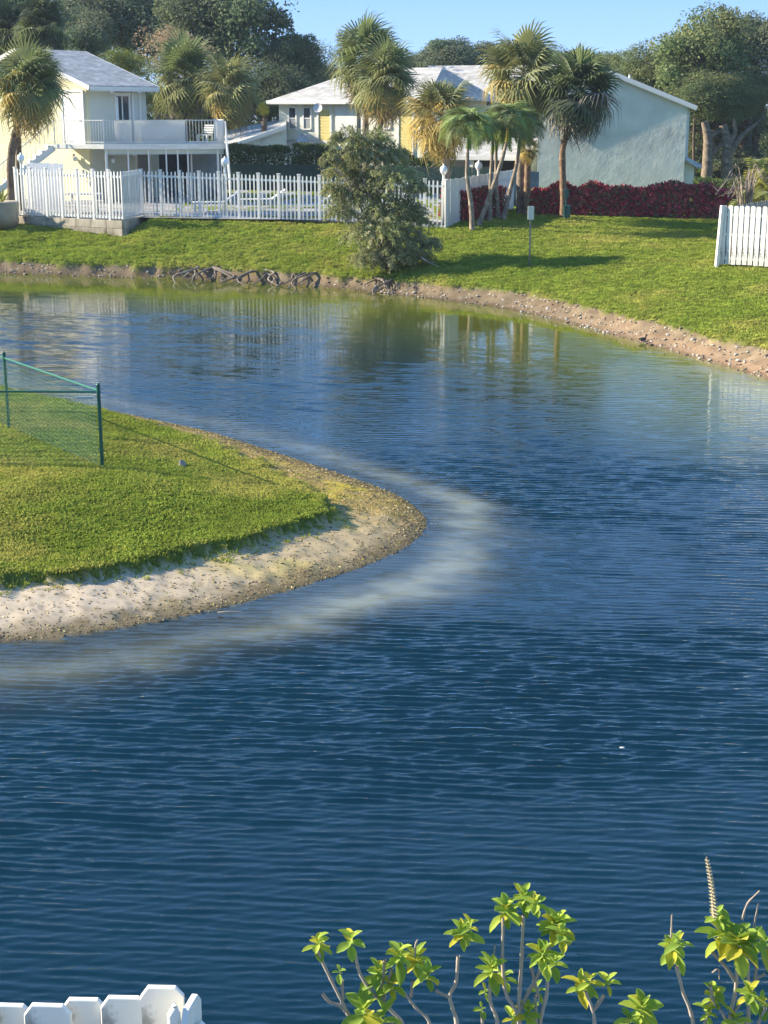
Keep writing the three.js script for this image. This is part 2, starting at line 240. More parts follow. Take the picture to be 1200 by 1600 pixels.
function segDist2(P, x, z) { let best = 1e9; for (let i = 3; i < P.length; i += 3) { const ax = P[i - 3][0], az = P[i - 3][1], dx = P[i][0] - ax, dz = P[i][1] - az; const t = clamp(((x - ax) * dx + (z - az) * dz) / (dx * dx + dz * dz + 1e-9), 0, 1); const ex = x - ax - dx * t, ez = z - az - dz * t, d = ex * ex + ez * ez; if (d < best) best = d; } return Math.sqrt(best); }

// ---------------------------------------------------------------- pool terrace, wall and its picket fence
const DECK = 1.66;
const A = at(28, 336, DECK), B = at(193, 344, DECK), C = at(223, 337, DECK), D = at(697, 358, 1.45);
D.y = 1.45;
{
  const back = -80, q = [A, B, C, V(D.x, DECK, D.z), V(D.x + 6, DECK, back), V(A.x - 6, DECK, back)].map(p => V(p.x, DECK, p.z - 0.04));
  structure('pool_terrace', slab(q, 0.2), M.deck);
  const wall = thing('retaining_wall', 'low weathered concrete block wall under the left end of the white picket fence', 'wall', V(B.x, 0, B.z));
  const run = (p, s, name, front) => { // blocks of a wall from p to s, top at deck
    const d = s.clone().sub(p); d.y = 0; const L = d.length(), n = Math.max(2, Math.round(L / 0.8)), a = Math.atan2(-d.z, d.x), r = rng(11);
    for (let row = 0; row < 2; row++) for (let k = 0; k < n; k++) {
      const w = L / n - 0.008, h = row ? 0.3 : 0.62, g = new RoundedBoxGeometry(w, h - 0.008, 0.2, 1, 0.012); const u = g.attributes.uv, ps = g.attributes.position; for (let i = 0; i < u.count; i++) u.setXY(i, ps.getX(i) + k * 1.37 + row, ps.getY(i) + (row ? 0.9 : 0));
      const m = part('block', g, M.concrete, wall); m.position.set(lerp(p.x, s.x, (k + 0.5) / n) - B.x, row ? DECK - 0.17 : DECK - 0.32 - 0.31, lerp(p.z, s.z, (k + 0.5) / n) - B.z + (r() - 0.5) * 0.006); m.rotation.y = a;
    }
  };
  run(A, B); run(B, C);
}
const pk = { picket: box(0.052, 1, 0.022, 0, 0.5, 0), post: rbox(0.1, 1, 0.1, 0.008, 0, 0.5, 0), cap: rbox(0.13, 0.035, 0.13, 0.008, 0, -0.02, 0) };
{ // rounded picket tip
  const s = new THREE.Shape(); s.moveTo(-0.026, 0); s.lineTo(0.026, 0); s.lineTo(0.026, 0.975); s.lineTo(0.012, 1); s.lineTo(-0.012, 1); s.lineTo(-0.026, 0.975); s.closePath();
  pk.picket = new THREE.ExtrudeGeometry(s, { depth: 0.022, bevelEnabled: false }); pk.picket.translate(0, 0, -0.011);
}
function picketRun(fence, p, s, h, posts, gap = 0.165, low = 0.03) {
  const o = fence.position, d = s.clone().sub(p), L = Math.hypot(d.x, d.z), a = Math.atan2(-d.z, d.x), n = Math.round(L / gap), r = rng(Math.round(L * 100));
  const nx = Math.sin(a), nz = Math.cos(a);
  for (let k = 0; k <= n; k++) {
    const t = k / n, x = lerp(p.x, s.x, t) - o.x, y = lerp(p.y, s.y, t) - o.y, z = lerp(p.z, s.z, t) - o.z;
    if (posts && k % posts === 0) { const m = part('post', pk.post, M.white, fence); m.position.set(x, y - 0.12, z); m.scale.y = h + 0.15; m.rotation.y = a; const c = part('post_cap', pk.cap, M.white, m); c.position.y = 1 + 0.035 / (h + 0.18); c.scale.y = 1 / (h + 0.18); }
    else { const m = part('picket', pk.picket, M.white, fence); m.position.set(x + nx * 0.035, y + low, z + nz * 0.035); m.scale.y = h - low + (r() - 0.5) * 0.025; m.rotation.y = a + (r() - 0.5) * 0.04; m.rotation.z = (r() - 0.5) * 0.008; }
  }
  for (const e of [0.09, h - 0.2]) part('rail', bar(V(p.x - o.x, p.y - o.y + e, p.z - o.z), V(s.x - o.x, s.y - o.y + e, s.z - o.z), 0.05, 0.08), M.white, fence);
}
const poolFence = thing('picket_fence', 'long white picket fence along the lake side of the pool terrace', 'fence', V(B.x, DECK, B.z));
picketRun(poolFence, A, B, 1.78, 5, 0.155); picketRun(poolFence, B, C, 1.78, 0, 0.155); picketRun(poolFence, C, D, 1.72, 5);

// white board fence running back from the corner of the picket fence, then grey boards
function boardFence(name, label, p, s, h, mat, wBoard, gap, opts = {}) {
  const f = thing(name, label, 'fence', V(p.x, p.y, p.z), 0, opts.group), d = s.clone().sub(p), L = Math.hypot(d.x, d.z), a = Math.atan2(-d.z, d.x), n = Math.round(L / (wBoard + gap)), r = rng(Math.round(L * 37));
  const sh = new THREE.Shape(); const w = wBoard / 2, ear = opts.ear ?? 0; sh.moveTo(-w, 0); sh.lineTo(w, 0); sh.lineTo(w, 1 - ear); sh.lineTo(w - wBoard * 0.22 * (ear > 0), 1); sh.lineTo(-w + wBoard * 0.22 * (ear > 0), 1); sh.lineTo(-w, 1 - ear); sh.closePath();
  const g = new THREE.ExtrudeGeometry(sh, { depth: 0.02, bevelEnabled: false }); const nx = Math.sin(a), nz = Math.cos(a);
  for (let k = 0; k <= n; k++) { const t = (k + (opts.off ?? 0)) / n, m = part('board', g, mat, f); m.position.set(d.x * t, d.y * t + (r() - 0.5) * 0.02 + (opts.lift ?? 0.03), d.z * t); m.rotation.y = a + (r() - 0.5) * 0.03; m.rotation.z = (opts.lean ?? 0) + (r() - 0.5) * 0.012; m.scale.y = h + (r() - 0.5) * (opts.rag ?? 0.03); }
  for (const e of opts.rails ?? [0.3, h - 0.3]) part('rail', bar(V(-nx * 0.025, e, -nz * 0.025), V(d.x - nx * 0.025, d.y + e, d.z - nz * 0.025), 0.045, 0.09), mat, f);
  return f;
}
const E = far(800, 340, 62); E.y = DECK - 0.15;
boardFence('board_fence', 'white solid board fence running back behind the red shrub', D, E, 1.72, M.white, 0.24, 0.014);
const G0 = far(782, 310, 64), G1 = far(838, 310, 64.5); G0.y = G1.y = 1.6;
boardFence('grey_board_fence', 'short grey board fence between the palm trunks and the grey house', G0, G1, 1.45, M.greyBoard, 0.19, 0.03);
const GF0 = far(352, 300, 77), GF1 = far(760, 300, 73); GF0.y = GF1.y = 1.62;
boardFence('green_privacy_fence', 'dark green privacy fence behind the pool terrace below the clipped hedges', GF0, GF1, 1.28, M.greenFence, 0.28, 0.012);

// lamp posts
function lampPost(label, px, topY, d, base) {
  const top = far(px, topY, d), t = thing('lamp_post', label, 'lamp post', V(top.x, base, top.z), 0, 'white lamp posts round the pool terrace'), h = top.y - base;
  part('post', merge([new THREE.CylinderGeometry(0.05, 0.065, h - 0.3, 10).translate(0, (h - 0.3) / 2, 0), new THREE.CylinderGeometry(0.1, 0.11, 0.12, 10).translate(0, 0.06, 0), new THREE.CylinderGeometry(0.1, 0.05, 0.08, 10).translate(0, h - 0.32, 0)]), M.white, t);
  const pts = [[0.06, 0], [0.105, 0.025], [0.135, 0.075], [0.145, 0.14], [0.13, 0.205], [0.095, 0.255], [0.05, 0.28], [0.022, 0.29], [0.02, 0.34], [0, 0.35]].map(p => new THREE.Vector2(p[0], p[1]));
  part('globe', new THREE.LatheGeometry(pts, 14).translate(0, h - 0.3, 0), M.globe, t);
}
lampPost('white lamp post with globe at the far left end of the picket fence', 32, 240, 59, DECK);
lampPost('white lamp post with acorn globe rising from the picket fence right of the pool house', 351, 246, 57.6, DECK);
lampPost('white lamp post with acorn globe at the right corner of the picket fence', 693.5, 258, 55.2, 1.45);
lampPost('white lamp post with acorn globe behind the white board fence and leaning palm trunks', 748, 252, 58, 1.5);

// ---------------------------------------------------------------- pool house with balcony
{
  const phi = 13 * Math.PI / 180, O = far(163, 226, 66), fl = O.y - DECK; // fl: balcony floor height
  const h = thing('pool_house', 'pale yellow two storey pool house with grey roof, outside stair and white railed balcony', 'building', V(O.x, DECK, O.z), phi);
  // local x along the balcony front to the right, z towards the lake, y up; the house itself stands turned behind the balcony
  const loc = (p) => h.worldToLocal(p.clone()); h.updateMatrixWorld(true);
  const Kp = loc(far(143, 226, 67.3)), ht = 55 * Math.PI / 180 - phi, WW = 3.4, GW = 4.3, DD = 8.2, H2 = 2.5, RI = 1.45;
  const hp = (name, geo, mat, parent = h) => { const m = part(name, geo, mat, parent); if (parent === h) { m.position.set(Kp.x, 0, Kp.z); m.rotation.y = ht; } return m; };
  const wy = fl + H2; // eaves
  hp('wall', box(WW, H2, 0.16, WW / 2, fl + H2 / 2, -0.08), M.paleWall);
  const gab = (x) => prism([[0, 0], [DD, 0], [DD, H2 - 0.003], [DD / 2, H2 + RI], [0, H2 - 0.003]], 0.16).rotateY(Math.PI / 2).translate(x, fl, -0.003);
  hp('wall', gab(-0.163), M.cream); hp('wall', gab(WW + 0.003), M.paleWall);
  hp('wall', box(WW, H2, 0.16, WW / 2, fl + H2 / 2, -DD - 0.1), M.paleWall);
  const sl = RI / (DD / 2), yAt = z => wy + 0.17 - Math.abs(0) + (z > -DD / 2 ? -z : DD + z) * sl, xo = -0.5, x1 = WW + 0.45, ez = 0.55, rz = -DD / 2, bz = -DD - 0.55;
  hp('roof', merge([slab([V(xo, yAt(ez), ez), V(x1, yAt(ez), ez), V(x1, yAt(rz), rz), V(xo, yAt(rz), rz)], 0.11), slab([V(xo, yAt(rz) - 0.003, rz - 0.003), V(x1, yAt(rz) - 0.003, rz - 0.003), V(x1, yAt(bz), bz), V(xo, yAt(bz), bz)], 0.11)]), M.roof);
  hp('fascia', bar(V(xo, yAt(ez) - 0.13, ez + 0.02), V(x1, yAt(ez) - 0.13, ez + 0.02), 0.04, 0.2), M.white);
  for (const x of [xo - 0.015, x1 + 0.015]) { hp('fascia', bar(V(x, yAt(ez) - 0.1, ez), V(x, yAt(rz) - 0.1, rz), 0.035, 0.2), M.white); hp('fascia', bar(V(x, yAt(rz) - 0.1, rz), V(x, yAt(bz) - 0.1, bz), 0.035, 0.2), M.white); }
  const door = hp('door', box(0.05, 2.15, 1.15, -0.19, fl + 1.08, -0.85), M.white);
  hp('door_frame', merge([box(0.08, 2.3, 0.1, -0.2, fl + 1.15, -0.2), box(0.08, 2.3, 0.1, -0.2, fl + 1.15, -1.5), box(0.08, 0.1, 1.2, -0.2, fl + 2.25, -0.85)]), M.white);
  hp('handle', new THREE.SphereGeometry(0.04, 8, 6).translate(-0.25, fl + 1.0, -0.4), M.metalGrey, door);
  const wn = hp('window', merge([box(0.08, 1.95, 0.08, 1.55, fl + 1.1, 0.03), box(0.08, 1.95, 0.08, 2.42, fl + 1.1, 0.03), box(1.05, 0.16, 0.1, 1.98, fl + 2.12, 0.035), box(0.06, 1.9, 0.06, 1.98, fl + 1.08, 0.02), box(0.12, 2.2, 0.1, 2.64, fl + 1.1, 0.03), box(0.1, 2.2, 0.1, 3.1, fl + 1.1, 0.03)]), M.white);
  hp('pane', box(0.36, 1.88, 0.02, 1.77, fl + 1.1, 0.012), M.glass, wn); hp('pane', box(0.36, 1.88, 0.02, 2.2, fl + 1.1, 0.013), M.glass, wn); hp('curtain', box(0.12, 1.8, 0.01, 1.68, fl + 1.1, 0.03), M.curtain, wn);
  // ground floor
  hp('wall', box(0.14, fl - 0.01, DD, -0.09, (fl - 0.01) / 2, -DD / 2 - 0.004), M.cream);
  hp('wall', box(GW, fl - 0.26, 0.14, GW / 2, (fl - 0.26) / 2, -0.09), M.paleWall);
  const dr = hp('door', box(0.82, 2.0, 0.05, 3.2, 1.0, 0.01), std([0.2, 0.2, 0.19])); hp('door_frame', merge([box(0.08, 2.1, 0.08, 2.75, 1.05, 0.02), box(0.08, 2.1, 0.08, 3.65, 1.05, 0.02), box(0.98, 0.08, 0.08, 3.2, 2.09, 0.02)]), M.whiteOld); hp('handle', new THREE.SphereGeometry(0.035, 8, 6).translate(3.5, 0.98, 0.06), M.metalGrey, dr);
  // balcony floor
  const FX = 5.25, P0 = loc(far(84, 222.4, 66.9)); P0.y = fl; const BL = P0.clone().add(V(0.9, 0, -0.9));
  part('balcony_floor', slab([V(0, fl, 0), V(FX, fl, 0), V(FX, fl, -4.6), BL, P0], 0.2), M.white, h);
  part('floor_beam', bar(V(0.05, fl - 0.32, -0.12), V(FX - 0.05, fl - 0.32, -0.12), 0.08, 0.22), M.paleWall, h);
  part('fascia', bar(V(-0.02, fl - 0.10, 0.02), V(FX + 0.02, fl - 0.10, 0.02), 0.03, 0.24), M.whiteOld, h); part('fascia', bar(V(-0.02, fl - 0.09, 0.02), P0.clone().add(V(-0.02, -0.09, 0.02)), 0.03, 0.18), M.whiteOld, h);
  const baluster = box(0.02, 1.0, 0.02, 0, 0.52, 0), railPost = box(0.05, 1.06, 0.05, 0, 0.53, 0);
  const railRun = (p, q, gap) => {
    const L = p.distanceTo(q), n = Math.round(L / gap);
    for (const e of [1.02, 0.1]) part('rail', bar(p.clone().add(V(0, e, 0)), q.clone().add(V(0, e, 0)), 0.035, 0.035), M.white, h);
    for (let k = 0; k <= n; k++) { const c = p.clone().lerp(q, k / n), big = k === 0 || k === n; part(big ? 'railing_post' : 'baluster', big ? railPost : baluster, M.white, h).position.copy(c); }
  };
  railRun(V(0, fl, -0.03), V(3.6, fl, -0.03), 0.135); railRun(V(3.6, fl, -0.03), V(4.95, fl, -0.03), 0.135); railRun(V(0, fl, -0.03), P0.clone().add(V(0.05, 0, -0.03)), 0.135); railRun(V(FX - 0.04, fl, -0.03), V(FX - 0.04, fl, -3.4), 0.135);
  part('white_panel', box(0.75, 0.95, 0.025, 0.85, fl + 0.53, -0.12), M.white, h); part('white_panel', box(2.2, 0.95, 0.025, 2.45, fl + 0.53, -0.14), M.white, h); part('white_panel', box(0.34, 1.0, 0.04, 5.06, fl + 0.52, -0.05), M.white, h);
  // stair going down to the left
  const sd = V(-0.97, 0, 0.12).normalize(), nrm = V(-0.12, 0, -0.97).normalize(), steps = 12, run = 0.27, rise = fl / steps;
  for (let k = 0; k < steps; k++) { const c = P0.clone().addScaledVector(sd, (k + 0.5) * run).addScaledVector(nrm, 0.47); part('stair_tread', box(run + 0.02, 0.15, 0.92, c.x, fl - (k + 1) * rise + 0.08, c.z, Math.atan2(-sd.z, sd.x)), M.whiteOld, h); }
  const sEnd = P0.clone().addScaledVector(sd, steps * run); sEnd.y = 0;
  part('stair_stringer', bar(P0.clone().add(V(0, -0.16, -0.02)), sEnd.clone().add(V(0, 0.0, -0.02)), 0.05, 0.26), M.white, h);
  part('rail', bar(P0.clone().add(V(0, 0.97, 0)), sEnd.clone().add(V(0, 0.97, 0)), 0.04, 0.04), M.white, h);
  for (let k = 1; k < 17; k++) part('baluster', baluster, M.white, h).position.copy(P0.clone().lerp(sEnd, k / 16));
  // under the balcony at the right: recess shade painted as a near-black wall, grey side wall
  part('shade_back_wall', box(2.6, fl - 0.22, 0.14, 3.55, (fl - 0.22) / 2, -4.4), M.dark, h); part('wall', box(1.3, fl - 0.24, 0.14, 4.55, (fl - 0.24) / 2, -2.6), M.greyBoard, h);
  const post = box(0.1, fl - 0.22, 0.1, 0, (fl - 0.22) / 2, 0), thin = box(0.06, fl - 0.22, 0.06, 0, (fl - 0.22) / 2, 0);
  [[165, 1], [197, 0], [227, 0], [253, 0], [270, 0], [285, 0], [293, 0], [330, 1], [338, 0]].forEach(([px, big]) => { part('balcony_post', big ? post : thin, M.white, h).position.set((px - 163) * 0.0296, 0, -0.1 - (px === 293 || px === 338 ? 0.8 : 0)); });
  const ss = prism([[0, fl - 0.2], [0.0, fl + 0.98], [0.12, fl + 0.98], [2.6, 0.9], [2.6, 0], [2.3, 0]], 0.06); ss.rotateY(-Math.PI / 2 - 0.06); ss.translate(FX + 0.08, 0, -0.06); part('stair_stringer', ss, M.white, h);
  // wall lamps
  const lampAt = (x, y, z) => { const w = hp('wall_lamp', merge([box(0.1, 0.12, 0.06, x, y + 0.16, z - 0.1), box(0.03, 0.03, 0.14, x, y + 0.2, z - 0.05)]), M.metalGrey); hp('lamp_globe', new THREE.SphereGeometry(0.12, 12, 9).translate(x, y, z), M.globe, w); };
  lampAt(1.2, fl + 2.28, 0.2); lampAt(2.95, fl + 2.28, 0.2); lampAt(-0.35, 1.85, -0.7); lampAt(1.1, 1.75, 0.2); lampAt(2.5, 2.0, 0.2);
}

// ---------------------------------------------------------------- yellow townhouse and its neighbours
{
  const psi = -30 * Math.PI / 180, O = far(437, 240, 88), h = thing('townhouse', 'cream two storey townhouse with bright yellow siding panels behind the green fence', 'building', V(O.x, 1.5, O.z), psi);
  const eave = 5.95 - 1.5 + 0.1, L = 9.4, Dp = 8.5; // local x along the front
  part('wall', box(L, eave, 0.2, L / 2, eave / 2, -0.1), M.creamWhite, h);
  part('wall', box(0.2, eave, Dp, 0.1 - 0.004, eave / 2, -Dp / 2 - 0.2), M.paleWall, h); part('wall', box(0.2, eave, Dp, L - 0.096, eave / 2, -Dp / 2 - 0.2), M.creamWhite, h);
  const ov = 0.5, rise = 1.85, rz = -Dp / 2;
  const hip = 3.2, e = V(-ov, eave, ov), f = V(L + ov, eave, ov), r1 = V(hip, eave + rise, rz), r2 = V(L - 1.0, eave + rise, rz), bl = V(-ov, eave, -Dp - ov), br = V(L + ov, eave, -Dp - ov);
  part('roof', merge([slab([e, f, r2, r1], 0.1), slab([bl, e, r1], 0.1), slab([br, bl, r1, r2], 0.1), slab([f, br, r2], 0.1)]), M.roof, h);
  part('roof_vent', merge([box(0.5, 0.12, 0.5, 3.0, eave + 1.38, -2.6), box(0.3, 0.2, 0.3, 3.0, eave + 1.46, -2.6)]), M.white, h);
  part('fascia', bar(V(-ov, eave - 0.06, ov + 0.02), V(L + ov, eave - 0.06, ov + 0.02), 0.04, 0.22), M.white, h); part('fascia', bar(V(-ov - 0.02, eave - 0.06, ov), V(-ov - 0.02, eave - 0.06, -Dp), 0.04, 0.22), M.white, h);
  const win = (x, y, w, hh, panes) => { const wn = part('window', merge([box(0.09, hh + 0.16, 0.08, x - w / 2, y, 0.03), box(0.09, hh + 0.16, 0.08, x + w / 2, y, 0.03), box(w, 0.08, 0.08, x, y + hh / 2 + 0.03, 0.03), box(w, 0.08, 0.1, x, y - hh / 2 - 0.03, 0.04), box(w - 0.1, 0.05, 0.06, x, y, 0.02)]), M.white, h); part('pane', box(w - 0.02, hh / 2 - 0.02, 0.02, x, y + hh / 4, 0.011), M.glass, wn); part('pane', box(w - 0.02, hh / 2 - 0.02, 0.02, x, y - hh / 4, 0.012), M.metalGrey, wn); };
  win(0.95, eave - 0.95, 0.52, 1.15); win(1.95, eave - 0.95, 0.52, 1.15);
  const siding = (x0, x1) => { for (let k = 0; k < 15; k++) { const y = eave - 0.55 - k * 0.165; part('siding_board', box(x1 - x0, 0.158, 0.05, (x0 + x1) / 2, y, 0.012 + 0.004 * (k % 2), 0, 0, 0.12), M.yellow, h); } for (const x of [x0 - 0.06, x1 + 0.06]) part('trim', box(0.1, 3.0, 0.09, x, eave - 1.72, 0.04), M.white, h); };
  siding(2.75, 3.5); siding(8.0, 8.8);
  const dd = part('sliding_door', box(1.75, 1.95, 0.06, 4.75, eave - 1.2, 0.03), M.white, h); part('pane', box(0.24, 1.5, 0.03, 5.4, eave - 1.05, 0.055), M.glass, dd); part('trim', box(0.06, 1.9, 0.05, 5.7, eave - 1.2, 0.09), M.white, dd);
  win(7.2, eave - 0.95, 0.4, 1.0);
  // low wing on the left and porch roof in front
  const lw = [V(-3.6, 1.75, 1.2), V(0.6, 1.75, 1.2), V(0.4, eave - 1.3, -3.6), V(-3.6, eave - 1.3, -3.6)];
  part('porch_roof', slab([V(0.2, 1.72, 1.9), V(3.6, 1.72, 1.9), V(3.6, 2.4, 0.02), V(0.2, 2.4, 0.02)], 0.1), M.roof, h); part('fascia', bar(V(0.18, 1.65, 1.92), V(3.6, 1.65, 1.92), 0.04, 0.2), M.white, h);
  for (const x of [0.3, 1.9, 3.5]) part('porch_post', box(0.1, 1.6, 0.1, x, 0.8, 1.8), M.white, h);
}
{
  const O = far(345, 228, 84), h = thing('low_wing', 'single storey grey roofed wing to the left of the cream townhouse', 'building', V(O.x, 1.5, O.z));
  const a = far(345, 205, 90), b = far(447, 184, 90), c = far(447, 196, 84), d = far(345, 231, 80); const L = p => p.sub(V(O.x, 1.5, O.z)); [a, b, c, d].forEach(L);
  part('roof', slab([d, c, b, a], 0.12), M.roof, h); part('fascia', bar(d.clone().add(V(0, -0.1, 0.02)), c.clone().add(V(0, -0.1, 0.02)), 0.04, 0.22), M.white, h);
  part('wall', poly([[d.clone().add(V(0.1, -0.2, -0.3)), c.clone().add(V(0, -0.2, -0.3)), V(c.x, 0, c.z - 0.3), V(d.x + 0.1, 0, d.z - 0.3)], [c.clone().add(V(0, -0.2, -0.3)), b.clone().add(V(0, -0.2, 0)), V(b.x, 0, b.z), V(c.x, 0, c.z - 0.3)], [d.clone().add(V(0.1, -0.2, -0.3)), a.clone().add(V(0.1, -0.2, 0)), V(a.x + 0.1, 0, a.z), V(d.x + 0.1, 0, d.z - 0.3)]]), M.paleWall, h);
}
function dish(label, px, py, d, r, tilt) {
  const p = far(px, py, d), t = thing('satellite_dish', label, 'satellite dish', p, tilt), pts = []; for (let k = 0; k <= 6; k++) pts.push(new THREE.Vector2(r * k / 6, r * 0.28 * (k / 6) ** 2));
  part('reflector', new THREE.LatheGeometry(pts, 24).rotateX(Math.PI / 2 - 0.25), dishMat, t);
  part('arm', merge([bar(V(0, -r * 0.9, 0.1), V(0, -0.1, r * 0.95), 0.03), bar(V(0, 0, -0.02), V(0, -r * 1.1, -0.25), 0.045)]), M.metalGrey, t); part('receiver', box(0.08, 0.08, 0.14, 0, -0.1, r * 0.95), M.metalGrey, t);
}
dish('grey satellite dish high on the townhouse wall above the left yellow siding panel', 497, 169, 85.2, 0.26, -0.3);
dish('grey satellite dish on the porch roof below the left yellow siding panel', 474, 219, 84.5, 0.34, -0.5);
{ // second unit: roof seen between the palms, with garage front
  const O = far(655, 262, 92), h = thing('white_roofed_house', 'house with pale grey gabled roof seen between the palm crowns', 'building', V(O.x, 1.5, O.z), -0.35);
  const ev = 4.4, L = 7.2, Dp = 8; part('wall', box(L, ev, 0.2, L / 2, ev / 2, 0), M.creamWhite, h); part('wall', merge([prism([[0, 0], [Dp, 0], [Dp, ev], [Dp / 2, ev + 2.1], [0, ev]], 0.2).rotateY(Math.PI / 2).translate(L - 0.2, 0, -0.1), prism([[0, 0], [Dp, 0], [Dp, ev], [Dp / 2, ev + 2.1], [0, ev]], 0.2).rotateY(Math.PI / 2).translate(0, 0, -0.1)]), M.paleWall, h);
  part('roof', merge([slab([V(-0.8, ev - 0.1, 0.5), V(L + 0.5, ev - 0.1, 0.5), V(L + 0.5, ev + 2.3, -Dp / 2), V(-0.8, ev + 2.3, -Dp / 2)], 0.12), slab([V(-0.8, ev + 2.297, -Dp / 2), V(L + 0.5, ev + 2.297, -Dp / 2), V(L + 0.5, ev - 0.1, -Dp - 0.5), V(-0.8, ev - 0.1, -Dp - 0.5)], 0.12)]), M.roof, h);
  part('fascia', bar(V(L + 0.52, ev - 0.16, 0.5), V(L + 0.52, ev + 2.24, -Dp / 2), 0.04, 0.24), M.white, h); part('fascia', bar(V(-0.8, ev - 0.18, 0.52), V(L + 0.5, ev - 0.18, 0.52), 0.04, 0.22), M.white, h);
}
{ // carport in front of it
  const p = far(655, 268, 78), q = far(812, 268, 76), O = V(p.x, 1.55, p.z), h = thing('carport', 'low white carport with a flat roof behind the green fence and palm trunks', 'carport', O, Math.atan2(-(q.z - p.z), q.x - p.x)); const L = q.distanceTo(p);
  part('roof', slab([V(0, 1.75, 0), V(L, 1.75, 0), V(L, 2.6, -4.5), V(0, 2.6, -4.5)], 0.08), M.roof, h); part('fascia', bar(V(0, 1.68, 0.02), V(L, 1.68, 0.02), 0.05, 0.2), M.white, h);
  for (const x of [0.1, 1.4, 2.8, L - 0.1]) part('post', box(0.16, 1.6, 0.16, x, 0.8, -0.15), M.white, h); part('shade_back_wall', box(L, 1.7, 0.15, L / 2, 0.85, -3.6), M.dark, h); part('side_wall', prism([[0, 0], [4.2, 0], [4.2, 2.4], [0, 1.62]], 0.12).rotateY(Math.PI / 2).translate(L - 0.12, 0, -0.2), M.paleWall, h);  // rear wall near black: the shade inside the carport put into its colour
}
{ // grey gable house
  const d = 73, p = far(838, 303, d), q = far(1067, 303, d - 1.45), O = V(p.x, 1.3, p.z), turn = Math.atan2(-(q.z - p.z), q.x - p.x), h = thing('grey_house', 'big blank grey stucco gable end of a house behind the red hedge', 'building', O, turn);
  const W = Math.hypot(q.x - p.x, q.z - p.z), ev = far(1079, 165, d - 1.5).y - 1.3, rg = far(948, 115, d).y - 1.3, xr = W * 0.47, evl = ev - 0.1, Dp = 11;
  part('wall', prism([[0, -0.3], [W, -0.3], [W, ev], [xr, rg], [0, evl]], 0.25).translate(0, 0, -0.25), M.greyWall, h);
  part('wall', box(0.24, ev, Dp, W - 0.122, ev / 2, -Dp / 2 - 0.25), M.greyWall, h); part('wall', box(0.24, evl, Dp, 0.122, evl / 2, -Dp / 2 - 0.25), M.paleWall, h);
  const k = (rg - ev) / (W - xr), kl = (rg - evl) / xr;
  part('roof', merge([slab([V(xr, rg + 0.14, 0.2), V(W + 0.42, ev + 0.14 - 0.42 * k, 0.2), V(W + 0.42, ev + 0.14 - 0.42 * k, -Dp), V(xr, rg + 0.14, -Dp)], 0.12), slab([V(-0.45, evl + 0.14 - 0.45 * kl, 0.2), V(xr, rg + 0.143, 0.2), V(xr, rg + 0.143, -Dp), V(-0.45, evl + 0.14 - 0.45 * kl, -Dp)], 0.12)]), M.roof, h);
  part('fascia', bar(V(xr, rg + 0.04, 0.22), V(W + 0.44, ev + 0.04 - 0.42 * k, 0.22), 0.04, 0.2), M.white, h); part('fascia', bar(V(xr, rg + 0.04, 0.222), V(-0.46, evl + 0.04 - 0.45 * kl, 0.222), 0.04, 0.2), M.white, h);
  const sy = far(1077, 248, d - 1.5).y - 1.3; part('shed_roof', slab([V(W - 0.1, sy + 0.05, -0.1), V(W - 0.1, sy + 0.05, -4), V(W + 0.78, sy - 0.42, -4), V(W + 0.78, sy - 0.42, -0.1)], 0.09), M.roof, h); part('shed_wall', prism([[0, 0], [0.45, 0], [0.45, sy - 0.4], [0, sy - 0.1]], 3.4).translate(W, 0, -3.8), M.greyWall, h);
  // vent pipe and meter
  part('vent_pipe', new THREE.CylinderGeometry(0.05, 0.05, 0.3, 8).translate(xr + 0.9, rg - 0.2, -1.2), M.white, h);
  const mx = (1058 - 838) / 241 * W; const me = part('meter_box', rbox(0.26, 0.5, 0.16, 0.02, mx, 0.62, 0.08), M.creamWhite, h); part('meter_dial', new THREE.CylinderGeometry(0.09, 0.09, 0.08, 14).rotateX(Math.PI / 2).translate(mx + 0.06, 0.78, 0.19), M.globe, me); part('conduit', box(0.05, 0.5, 0.05, mx, 0.12, 0.05), M.white, h);
  part('wall_box', merge([rbox(0.28, 0.3, 0.2, 0.02, W - 0.02, 0.3, 0.12), new THREE.CylinderGeometry(0.09, 0.09, 0.02, 14).rotateX(Math.PI / 2).translate(W - 0.02, 0.3, 0.225)]), M.white, h);
}

